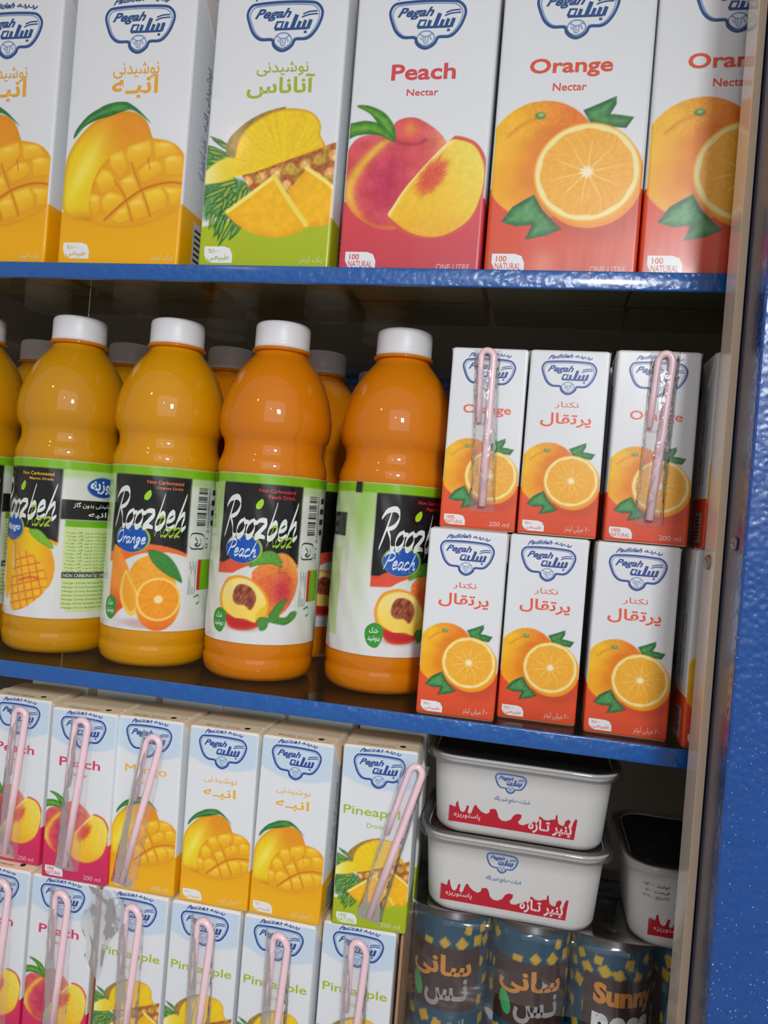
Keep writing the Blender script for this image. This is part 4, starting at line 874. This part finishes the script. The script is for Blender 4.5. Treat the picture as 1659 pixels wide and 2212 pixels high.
# ================================================================== SETTING: cabinet and shelves
ZT = 27.46; ZG = ZT - .30; ZB = -25.9
def shelf(z, lip_top, label, x0=-46, x1=26.0):
    s = thing('glass_shelf', label, 'shelf', (0, 0, z))
    b = MB(); b.box(x0, x1, 0, .33, lip_top - z - 1.1, lip_top - z - (.0 if lip_top > z else .02)) if lip_top > z else b.box(x0, x1, 0, .25, -1.1, 0)
    if lip_top <= z: pass
    me = bevelled(b.mesh('front_rail'), .09, 3)
    for p in me.polygons: p.use_smooth = True
    o = obj('front_rail', me, M_BLUE, s); o['label'] = 'blue hammered enamel front rail'
    b = MB(); b.box(x0 + .1, x1 - .1, .35 if lip_top > z else .27, 36, -.6, -.004); obj('glass_panel', b.mesh('glass_panel'), M_GLASS, s)
    b = MB(); b.box(x0, x1, 36.1, 36.9, -1.1, 0); obj('back_rail', b.mesh('back_rail'), M_BLUE, s)
    return s
s_top = shelf(ZG, ZT, 'upper glass shelf with blue rail carrying the one litre cartons')
s_mid = shelf(0, 0, 'middle glass shelf with blue rail carrying the juice bottles')
s_low = shelf(ZB, ZB, 'lowest shelf below the frame carrying stacked cartons and cans')
def setting(name, b, mat, bev=0):
    me = b.mesh(name)
    if bev: bevelled(me, bev, 2)
    o = obj(name, me, mat); o['kind'] = 'structure'; return o
setting('wall_back', MB().box(-46.5, 27, 37, 38, -30, 72), M_DARK)
setting('wall_right', MB().box(26.1, 27, .2, 36.9, -30, 72), plain('cabinet_side_inside', (120, 112, 110), .5, mottle=.1))
setting('wall_left', MB().box(-47.4, -46.6, 0, 37, -30, 72), M_DARK)
# right-hand upright of the cabinet (structure: trims) with its rivets
post = setting('trim_1', MB().box(17.75, 40, -9.0, -8.0, -45, 70), M_POST, .12)
ret = MB().box(18.22, 18.42, -8.05, -3.45, -45, 70); rt = obj('inner_return', ret.mesh('inner_return'), M_RETURN, post); rt['label'] = 'dark reflective inner return of the blue upright'
st = setting('trim_2', MB().box(17.72, 17.9, -3.35, -.95, -45, 70), M_CREAM)
eg = obj('trim_edge', MB().box(17.72, 18.1, -3.55, -3.36, -45, 70).mesh('trim_edge'), M_CREAM_EDGE, st); eg['label'] = 'thin warm cream front edge'
bk = obj('gap_shade_plate', MB().box(17.92, 26.0, -1.15, -.95, -45, 70).mesh('gap_shade_plate'), M_RETURN, st); bk['label'] = 'dark blue plate added behind the cream trim for the shadow gap'  # added plate, gives the dark line of the gap between trim and return
def rivet(x, y, z, parent, r=.42):
    prof = [(r, 0), (r * .95, .1), (r * .7, .2), (r * .35, .26), (.01, .28)]
    V, F = lathe(prof, 20); V = [(x - c, y + a, z + b) for a, b, c in V]
    obj('rivet', mesh('rivet', V, F, True), M_RIVET, parent)
rivet(17.72, -2.3, 10.95, st); rivet(18.22, -5.6, 12.1, rt, .36)

# ================================================================== TOP SHELF: one-litre cartons
G1 = 'one litre juice cartons in the front row of the upper shelf'
for fl, lang, cx, lb, sd in (('mango', 'fa', -30.75, 'one litre mango carton cut off by the left edge of the upper shelf', 'r'),
                             ('mango', 'fa', -20.8, 'complete one litre mango carton, yellow foot, left of the pineapple carton', 'r'),
                             ('pine', 'fa', -10.4, 'one litre pineapple carton with a lime green foot', 'r'),
                             ('peach', 'en', -.78, 'one litre peach nectar carton with pinkish red foot', ''),
                             ('orange', 'en', 8.47, 'one litre orange nectar carton shown whole, right of the peach carton', ''),
                             ('orange', 'en', 17.58, 'one litre orange nectar carton half hidden behind the cabinet upright', 'l')):
    carton(fl, 1, lang, cx, .42, ZG, (0, 0, 0), lb, G1, sides=sd)
for i, (fl, cx) in enumerate((('mango', -30.6), ('mango', -20.9), ('pine', -10.6), ('peach', -.9), ('orange', 8.6), ('orange', 17.9))):
    r = carton(fl, 1, 'fa', cx, 6.9 + .3 * (i % 2), ZG, (0, 0, 0), 'second row litre carton, base seen through the shelf glass, behind the ' + ('leftmost mango carton', 'complete mango carton', 'pineapple carton', 'peach carton', 'whole orange carton', 'half hidden orange carton')[i], 'second row litre cartons on the upper shelf', art_only=True)

# ================================================================== MIDDLE SHELF: bottles
G2 = 'plastic juice bottles in the front row of the middle shelf'
bottle('mango', -36.2, 6.7, 25, 'juice bottle cut off by the left edge of the photograph', G2)
bottle('mango', -27.1, 6.5, -26, 'juice bottle whose label shows a cut mango and a pale green text panel', G2)
bottle('orange', -18.9, 6.35, 0, 'juice bottle whose label shows orange halves and a green leaf', G2)
bottle('peach', -10.6, 6.2, 0, 'deep orange juice bottle with full peach label facing forward', G2)
bottle('peach', -1.8, 7.1, 29, 'rightmost juice bottle, peach label turned right beside the small cartons', G2)
for fr, x, y in (('orange', -27.9, 15.6), ('peach', -18.5, 15.6), ('peach', -10.3, 15.7), ('orange', -36.8, 15.8), ('orange', -7.2, 24.2), ('orange', -23, 24.4)):
    lb = {-27.9: 'rear bottle glimpsed between the mango and orange bottles', -18.5: 'rear bottle glimpsed left of the forward peach bottle', -10.3: 'rear bottle glimpsed between the two peach bottles', -36.8: 'rear bottle in the dark behind the leftmost bottle', -7.2: 'farthest bottle, cap just showing left of the rightmost bottle', -23: 'farthest bottle hidden behind the orange bottle'}[x]
    bottle(fr, x, y, 40, lb, 'juice bottles standing in the rear rows', back=True)

# MIDDLE SHELF: small orange cartons, two levels
G3 = 'small orange cartons stacked two high on the middle shelf'
H2 = SMALL.h + .06
for x, y, z, rot, lang, lb, sp, sd in (
        (4.33, .52, 0, (0, 0, .5), 'fa', 'small orange carton, lower layer, nearest the bottles', None, ''),
        (9.27, 2.0, 0, (0, 0, -.2), 'fa', 'small orange carton, lower layer, second from the bottles', None, ''),
        (14.52, 1.2, 0, (0, 0, -.8), 'fa', 'small orange carton, lower layer, third from the bottles', None, 'l'),
        (20.0, .4, 0, (0, 0, 0), 'fa', 'small orange carton, lower layer, partly hidden by the cream trim', None, 'l'),
        (4.68, 2.2, H2, (0, 0, -.2), 'en', 'small orange carton with straw, upper layer, nearest the bottles', [(.426, 1.406), (.391, 2.269), (.463, 2.357), (.554, 2.275), (.555, .31)], ''),
        (9.66, 2.0, H2, (0, 0, -1.5), 'fa', 'small orange carton without a straw in the upper layer', None, ''),
        (14.81, 1.3, H2, (0, 0, -.7), 'en', 'small orange carton with a slanting straw, upper layer, third from the bottles', [(.439, 1.432), (.477, 2.237), (.568, 2.359), (.652, 2.244), (.527, .293)], 'l'),
        (20.35, .9, H2, (0, 0, 0), 'en', 'small orange carton, upper layer, mostly hidden by the cream trim', None, 'l')):
    carton('orange', 0, lang, x, y, z, rot, lb, G3, sp, sd)
for x, y, z in ((4.4, 6.3, 0), (9.4, 6.6, 0), (14.7, 6.2, 0), (9.6, 6.6, H2), (14.8, 6.4, H2)):
    carton('orange', 0, 'fa', x, y, z, (0, 0, 0), 'rear orange carton in the %s layer behind the %s front one' % ('upper' if z else 'lower', {4.4: 'first', 9.4: 'second', 9.6: 'second', 14.7: 'third', 14.8: 'third'}[x]), 'small orange cartons behind the front stack', art_only=True)

# ================================================================== LOWER SHELF: stacked small cartons
G4 = 'small cartons, upper layer of the stack under the middle shelf'
S1 = [(.45, 1.29), (.48, 2.165), (.564, 2.25), (.661, 2.166), (.488, .14)]
for fl, lang, x, y, rot, lb, sp, sd in (
        ('peach', 'en', -25.98, 1.1, (0, 0, 0), 'small peach carton, upper layer, cut by the left edge', S1, ''),
        ('peach', 'en', -20.3, .15, (0, -.4, .6), 'small peach carton, upper layer, complete with straw', [(.356, 1.356), (.409, 2.198), (.50, 2.289), (.603, 2.20), (.403, .233)], ''),
        ('mango', 'en', -15.45, .46, (0, -1.2, -1.3), 'small mango carton carrying a slanted straw, upper layer', [(.37, 1.283), (.493, 2.06), (.60, 2.18), (.70, 2.06), (.25, .131)], 'r'),
        ('mango', 'fa', -10.32, .43, (0, -.6, -.9), 'small mango carton without straw, left one of two, beside the slanted straw', None, ''),
        ('mango', 'fa', -5.46, .46, (0, .3, -1.2), 'small mango carton without straw, right one of two, beside the pineapple carton', None, 'r'),
        ('pine', 'en', -.15, 1.15, (0, -.5, 2.5), 'small pineapple carton in the upper layer with a loose slanting straw', [(.669, 1.317), (.896, 2.13), (.995, 2.24), (1.074, 2.13), (.514, .203)], '')):
    carton(fl, 0, lang, x, y, ZB + SMALL.h + .1, rot, lb, G4, sp, sd)
G5 = 'small cartons, bottom layer of the stack under the middle shelf'
def sp2(c, tl=0): return [(c - .08, 1.30), (c - .07, 2.10), (c, 2.24), (c + .13, 2.10), (c + .02, .15)]
for fl, x, y, lb, sp in (
        ('peach', -26.1, .4, 'small peach carton in the bottom layer, cut by the left edge', sp2(.6)),
        ('peach', -21.08, .4, 'small peach carton in the bottom layer beside the pineapple cartons', sp2(.5)),
        ('pine', -15.81, .4, 'small pineapple carton, bottom layer, under torn film', sp2(.5)),
        ('pine', -10.75, .4, 'small pineapple carton, bottom layer, second from the torn film', sp2(.5)),
        ('pine', -5.68, .4, 'small pineapple carton, bottom layer, third from the torn film', sp2(.52)),
        ('pine', -.65, 1.35, 'small pineapple carton, bottom layer, beside the wrapped cans', sp2(.5))):
    carton(fl, 0, 'en', x, y, ZB + .02, (0, 0, 0), lb, G5, sp, '')
for i, x in enumerate((-25.9, -20.6, -15.4, -10.4, -5.5, -.3)):
    carton(('peach', 'peach', 'mango', 'mango', 'mango', 'pine')[i], 0, 'en', x, 5.6 + .25 * (i % 3), ZB + SMALL.h + .1, (0, 0, (i % 3 - 1) * 1.5), 'second row carton under the middle shelf, behind the ' + ('leftmost upper peach carton', 'upper peach carton complete with straw', 'mango carton with the slanted straw', 'left mango carton without straw', 'right mango carton without straw', 'upper pineapple carton')[i], 'small cartons in the second row under the middle shelf', art_only=True)
    carton(('peach', 'peach', 'pine', 'pine', 'pine', 'pine')[i], 0, 'en', x, 5.6, ZB + .02, (0, 0, 0), 'bottom layer carton, second row, behind the ' + ('leftmost peach carton', 'second peach carton', 'carton under torn film', 'second pineapple carton', 'third pineapple carton', 'last pineapple carton')[i], 'small cartons in the second row of the bottom layer', art_only=True)
tag(obj('cardboard_divider', bevelled(MB().box(-18.55, -18.38, .5, 4.6, ZB + .02, ZB + 11.2).mesh('cardboard_divider'), .02, 1), M_KRAFT), 'brown cardboard edge between the peach and pineapple cartons', 'cardboard')
tag(obj('cardboard_divider', bevelled(MB().box(2.02, 2.2, 1.6, 6.0, ZB + .02, ZB + 11.4).mesh('cardboard_divider'), .02, 1), M_KRAFT), 'brown cardboard edge right of the last pineapple carton', 'cardboard')
def sheet(name, fn, ns, nt, mat, label, cat, hole=None):
    V = []; F = []
    for j in range(nt + 1):
        for i in range(ns + 1): V.append(fn(i / ns, j / nt))
    for j in range(nt):
        for i in range(ns):
            k = j * (ns + 1) + i
            if hole and hole(V[k]): continue
            F.append((k, k + 1, k + ns + 2, k + ns + 1))
    return tag(obj(name, mesh(name, V, F, True), mat), label, cat)
R0 = lambda a, b, f, s: float(vnoise(np.array([a]), np.array([b]), f, s)[0])
sheet('torn_film', lambda a, b: (-19.0 + a * (1.9 + .8 * math.sin(b * 5)) + .3 * math.sin(b * 9), .05 - .35 * R0(a, b, 6, 41), -14.2 - b * (4.6 + 1.5 * a)), 16, 26,
      clear_film('torn_milky_film', alpha=.05, rough=.15, gloss=1.2, bump=1, bscale=120, haze=.35), 'torn milky plastic film crumpled over the carton corner', 'plastic film')

# ================================================================== cheese tubs
def rring(w, d, r, z, n=8, cx=0, cy=0):
    P = []
    for sx, sy, a0 in ((1, -1, -90), (1, 1, 0), (-1, 1, 90), (-1, -1, 180)):
        for k in range(n + 1):
            a = math.radians(a0 + 90 * k / n); P.append((cx + sx * (w / 2 - r) + r * math.cos(a), cy + sy * (d / 2 - r) + r * math.sin(a), z))
    return P
def loft(rings, cap0=True, cap1=True):
    V = []; F = []; n = len(rings[0])
    for r in rings: V += r
    for j in range(len(rings) - 1):
        for i in range(n): F.append((j * n + i, j * n + (i + 1) % n, (j + 1) * n + (i + 1) % n, (j + 1) * n + i))
    ns = len(F)
    if cap0: k = len(V); V += rings[0]; F.append(tuple(range(k, k + n))[::-1])
    if cap1: k = len(V); V += rings[-1]; F.append(tuple(range(k, k + n)))
    return V, F, ns
TD = 8.6
def tub_front(u, v, off):   # u, v in cm from the tub's left body edge / base
    x = u - 5.7; y = -4.0 - .3 * (v - .4) / 4.1 - .012; hw = 5.7 - 1.6; ax = abs(x)
    if ax > hw: y += 1.6 - math.sqrt(max(.01, 1.6 ** 2 - min(ax - hw, 1.55) ** 2))
    return (x, y - off, v)
DRIP = [(282, 418), (300, 425), (316, 432), (320, 402), (328, 396), (335, 430), (345, 455), (360, 465), (372, 455), (380, 425), (392, 428), (388, 455), (387, 468), (398, 475), (408, 470), (415, 445), (422, 425), (432, 425), (445, 445), (465, 465), (490, 478), (508, 470), (512, 450), (540, 450), (552, 470), (560, 500), (580, 520), (605, 525), (630, 515), (645, 490), (665, 482), (688, 490), (685, 510), (670, 530), (680, 545), (700, 550), (730, 540), (760, 530), (785, 530), (783, 500), (795, 505), (810, 520), (830, 525), (855, 520), (872, 520), (874, 495), (882, 495), (884, 520), (890, 545), (905, 555), (920, 560), (928, 530), (945, 522), (955, 535), (945, 560), (948, 575), (962, 575), (970, 540), (978, 522), (990, 525), (980, 642), (282, 512)]
def drip_uv(a, b):   # outline of the red splash, straightened to the tub's own axes (cm)
    x = 1.28 + (a - 282) / 703.0 * 8.0; t = b - (a - 282) * (642 - 512) / 698.0
    return (x, .72 + (512 - t) * .0112)
_tub = {}
def tub(x, y, z, label, top='clear'):
    if not _tub:
        rs = [rring(10.0, 7.2, 1.5, 0), rring(10.5, 7.7, 1.7, .06), rring(10.72, 7.92, 1.75, .3)] + [rring(10.8 + .6 * t, 8.0 + .6 * t, 1.75 - .15 * t, .4 + 4.1 * t) for t in (0, .25, .5, .75, 1)] + [rring(11.75, 8.95, 1.8, 4.56), rring(11.8, 9.0, 1.8, 4.62), rring(11.8, 9.0, 1.8, 4.95), rring(12.2, 9.4, 2, 5.0), rring(12.25, 9.45, 2, 5.12), rring(11.2, 8.4, 1.6, 5.14), rring(11.15, 8.35, 1.5, 4.9)]
        V, F, ns = loft(rs, True, True); _tub['body'] = mesh('tub_body', V, F, True, ns); _tub['body'].materials.append(M_TUB)
        rs = [rring(12.3, 9.5, 2.05, 4.7), rring(12.5, 9.7, 2.1, 4.74), rring(12.45, 9.65, 2.1, 5.2), rring(12.2, 9.4, 2.0, 5.26), rring(11.5, 8.7, 1.7, 5.28), rring(11.3, 8.5, 1.65, 5.13), rring(11.2, 8.4, 1.6, 5.115)]
        V, F, ns = loft(rs, False, True); _tub['lid'] = mesh('lid', V, F, True, ns); _tub['lid'].materials.append(M_LID)
        _tub['red'] = Flat().poly([drip_uv(a, b) for a, b in DRIP]).mesh('red_splash_print', tub_front, .02); _tub['red'].materials.append(ink((190, 24, 44)))
        d, l = emblem(5.05, 3.72, 1.95, padideh=False); _tub['em'] = d.mesh('brand_emblem', tub_front, .02); _tub['em'].materials.append(ink((52, 88, 170))); _tub['em2'] = l.mesh('emblem_detail', tub_front, .018); _tub['em2'].materials.append(ink((120, 150, 200)))
        T = Flat().text('پنیر تـازه', (6.35, .72, 9.05, 1.72), bold=.03); T.text('پاستوریزه', (1.6, 1.0, 3.3, 1.42), bold=.01); _tub['txt'] = T.mesh('white_lettering', tub_front, .035); _tub['txt'].materials.append(ink((226, 214, 214)))
        T = Flat().text('شرکت صنایع شیر پگاه', (4.1, 2.45, 6.35, 2.85), bold=.01, shear=.2); _tub['scr'] = T.mesh('script_lettering', tub_front, .035); _tub['scr'].materials.append(ink((80, 110, 180)))
        T = Flat()
        for k, s_ in enumerate(('تولید ۲۰۰۱۰', 'قیمت ۲۰۰۰۰', 'تاریخ ۱۰۰۲۰')): T.text(s_.replace('ق', 'ف'), (.75, 3.75 - k * .36, 2.35, 4.0 - k * .36), bold=.005)
        _tub['date'] = T.mesh('date_stamp', tub_front, .03); _tub['date'].materials.append(ink((50, 50, 70)))
    r = thing('cheese_tub', label, 'cheese tub', (x, y + TD / 2, z))
    obj('tub_body', _tub['body'], None, r); ld = obj('lid', _tub['lid'], None, r)
    obj('red_splash_print', _tub['red'], None, r); obj('white_lettering', _tub['txt'], None, r); obj('script_lettering', _tub['scr'], None, r)
    e = obj('brand_emblem', _tub['em'], None, r); obj('emblem_detail', _tub['em2'], None, e)
    if top == 'date': obj('date_stamp', _tub['date'], None, r)
    cols = {'red': ((176, 24, 42), None), 'clear': ((74, 60, 60), (40, 80, 40)), 'date': ((40, 30, 34), (50, 76, 46))}[top]  # clear lid: the dark seen through it is put into the plate colour
    b = MB(); V, F, ns = loft([rring(11.1, 8.3, 1.55, 5.04), rring(11.1, 8.3, 1.55, 5.08)])
    c = obj('lid_print_and_shade', mesh('lid_print_and_shade', V, F, False), plain('lid_print_and_shade_' + top, cols[0], .35, mottle=.3, mscale=60), ld)
    if cols[1]:
        fl = Flat(); rs = random.Random(2)
        for k in range(26):
            cx = rs.uniform(1.5, 5.2) if top == 'clear' else rs.uniform(-5, 5); cy = rs.uniform(-3.8, 1); a = rs.uniform(0, 3.1); l_ = rs.uniform(.4, .9)
            fl.poly([(cx - l_ * math.cos(a), cy - l_ * math.sin(a)), (cx + .2 * math.sin(a), cy - .2 * math.cos(a)), (cx + l_ * math.cos(a), cy + l_ * math.sin(a)), (cx - .2 * math.sin(a), cy + .2 * math.cos(a))])
        obj('herb_picture', fl.mesh('herb_picture', lambda u, v, o: (u, v, 5.08 + o), .01), ink((60, 110, 52)), ld)
    return r
tub(8.72, 3.0, -8.14, 'upper of two white fresh cheese tubs, directly below the blue rail', 'clear')
tub(8.58, 3.0, -13.27, 'lower of two white fresh cheese tubs, resting on the wrapped cans', 'red')
tub(21.5, 3.1, -13.27, 'white cheese tub partly hidden by the cream trim, date stamp on its side', 'date')

# ================================================================== wrapped drink cans
def can_label():
    K = 21.6
    def pt(p):
        th = p.U * K; Z = p.V
        rs = random.Random(8)
        for iz, z0 in enumerate((11.3, 10.5, 9.2, 7.8, 6.6, 5.3, 4.1, 2.9, 1.7)):
            for ia in range(15):
                if rs.random() < .25: continue
                a = -172 + ia * 24 + (iz % 2) * 12 + rs.uniform(-4, 4); z = z0 + rs.uniform(-.22, .22); q = rs.uniform(0, 1.5); h = rs.uniform(.36, .50)
                P = [(a / K + h * math.cos(q + i * math.pi / 2) * rs.uniform(.85, 1.15), z + h * math.sin(q + i * math.pi / 2) * rs.uniform(.85, 1.15)) for i in range(4)]
                p.poly(P, (198, 160, 38), smooth=False)
        for c0 in (-90, 90):
            d = np.abs((th - c0 + 180) % 360 - 180)
            p.put((1 - ss(d, 60, 62)) * ss(Z, 6.1, 6.15) * (1 - ss(Z, 10.25 - .0 * d, 10.3)), (56, 34, 26))
    me = grid_mesh('can_wall', 220, 90, -180 / K, 180 / K, .45, 12.15, lambda u, v, o: cyl(2.6)(u * K, v, o), 0, pt, (6, 70, 94), .03)
    me.materials.append(printed('can_print', rough=.3, bump=.05, coat=.3)); return me
cw = can_label(); V, F = lathe([(2.25, 0), (2.35, .04), (2.6, .45)], 40); cb = mesh('can_base', V, F, True); cb.materials.append(M_METAL)
V, F = lathe([(2.6, 12.15), (2.4, 12.45), (2.36, 12.58), (2.28, 12.58), (2.2, 12.3), (.02, 12.3)], 40, capped=False); ct = mesh('can_top', V, F, True); ct.materials.append(plain('dimmed_can_top', (58, 44, 42), .35, mottle=.1))  # can top darkened: dimness and brownish reflections put into its colour
V, F = lathe([(.75, 12.31), (.75, 12.36), (.02, 12.37)], 20, capped=False); pt_ = mesh('pull_tab', V, F, True); pt_.materials.append(M_METAL)
cf = cyl(2.6); ORG = (206, 136, 46); GRY = (150, 150, 148)
ca = Flat().text('سانی', (-138, 8.1, -44, 9.8), bold=.035).mesh('orange_lettering', cf, .02); ca.materials.append(ink(ORG))
cg = Flat().text('نـس', (-112, 6.4, -48, 8.3), bold=.035).mesh('white_lettering', cf, .02); cg.materials.append(ink(GRY))
cl = Flat().poly([(-135, 7.6), (-131, 8.2), (-122, 7.9), (-116, 7.2), (-119, 6.7), (-128, 6.8)], smooth=True).mesh('green_leaf_mark', cf, .02); cl.materials.append(ink((56, 160, 84)))
cs = Flat().text('Sunny', (44, 8.2, 136, 9.9), bold=.05).mesh('orange_lettering', cf, .02); cs.materials.append(ink(ORG))
cn = Flat().text('ness', (44, 6.3, 130, 8.0), bold=.05).mesh('white_lettering', cf, .02); cn.materials.append(ink((222, 222, 222)))
cq = Flat().text('انبه', (-76, 5.0, -50, 5.7), bold=.03).mesh('white_lettering', cf, .02); cq.materials.append(ink(GRY))
G6 = 'teal drink cans under shrink wrap'
for x, y, rt_, lb in ((4.9, 5.75, 82, 'leftmost wrapped teal can, below the left half of the lower tub'), (10.15, 5.75, 94, 'second wrapped teal can, below the right half of the lower tub'),
                      (15.4, 5.75, -72, 'wrapped teal can with orange and white Latin lettering'), (20.65, 5.75, 150, 'wrapped teal can hidden behind the cream trim')):
    r = thing('drink_can', lb, 'drink can', (x, y, ZB + .02), (0, 0, rt_), G6)
    for m in (cw, cb, ct, pt_, ca, cg, cl, cs, cn, cq): obj(m.name.split('.')[0], m, None, r)
for x in (4.9, 10.15, 15.4, 20.65):
    r = thing('drink_can', 'rear row teal can behind the ' + {4.9: 'leftmost wrapped can', 10.15: 'second wrapped can', 15.4: 'can with Latin lettering', 20.65: 'can behind the cream trim'}[x], 'drink can', (x, 11.1, ZB + .02), (0, 0, 30), 'rear row of teal drink cans')
    for m in (cw, cb, ct): obj(m.name.split('.')[0], m, None, r)
def wrapfn(a, b):
    x = 1.75 + a * 22.0; n = R0(a * 6, b * 2, 5, 51); n2 = R0(a * 3, b * 5, 9, 52); yb = 3.05 + .35 * (1 - abs(math.cos((x - 4.9) / 5.25 * math.pi)))
    if b < .25: t = b / .25; return (x, 13.6 - t * (10.2 - .1 * n), ZB + 12.622 + (.0 if t < .9 else -.02))
    t = (b - .25) / .75
    if t < .12: s = t / .12; return (x, yb + .35 - .42 * s - .05 * n, ZB + 12.62 - .45 * s ** 1.6)
    s = (t - .12) / .88; return (x, yb - .12 - .22 * n - .10 * n2 * math.sin(s * 9), ZB + 12.15 - 11.9 * s)
sheet('shrink_wrap', wrapfn, 90, 60, M_WRAP, 'wrinkled clear shrink wrap drawn over the teal cans', 'plastic wrap',
      hole=lambda v: v[2] < ZB + 8.6 - .9 * math.cos((v[0] - 12.5) / 4.5) and 8.0 < v[0] < 19 and v[1] < 4)
sheet('shrink_wrap', lambda a, b: (1.72 - .25 * R0(a, b, 7, 61), 3.1 + a * 9, ZB + .3 + b * 12.0), 14, 30, M_WRAP, 'side of the clear wrap beside the pineapple cartons', 'plastic wrap')
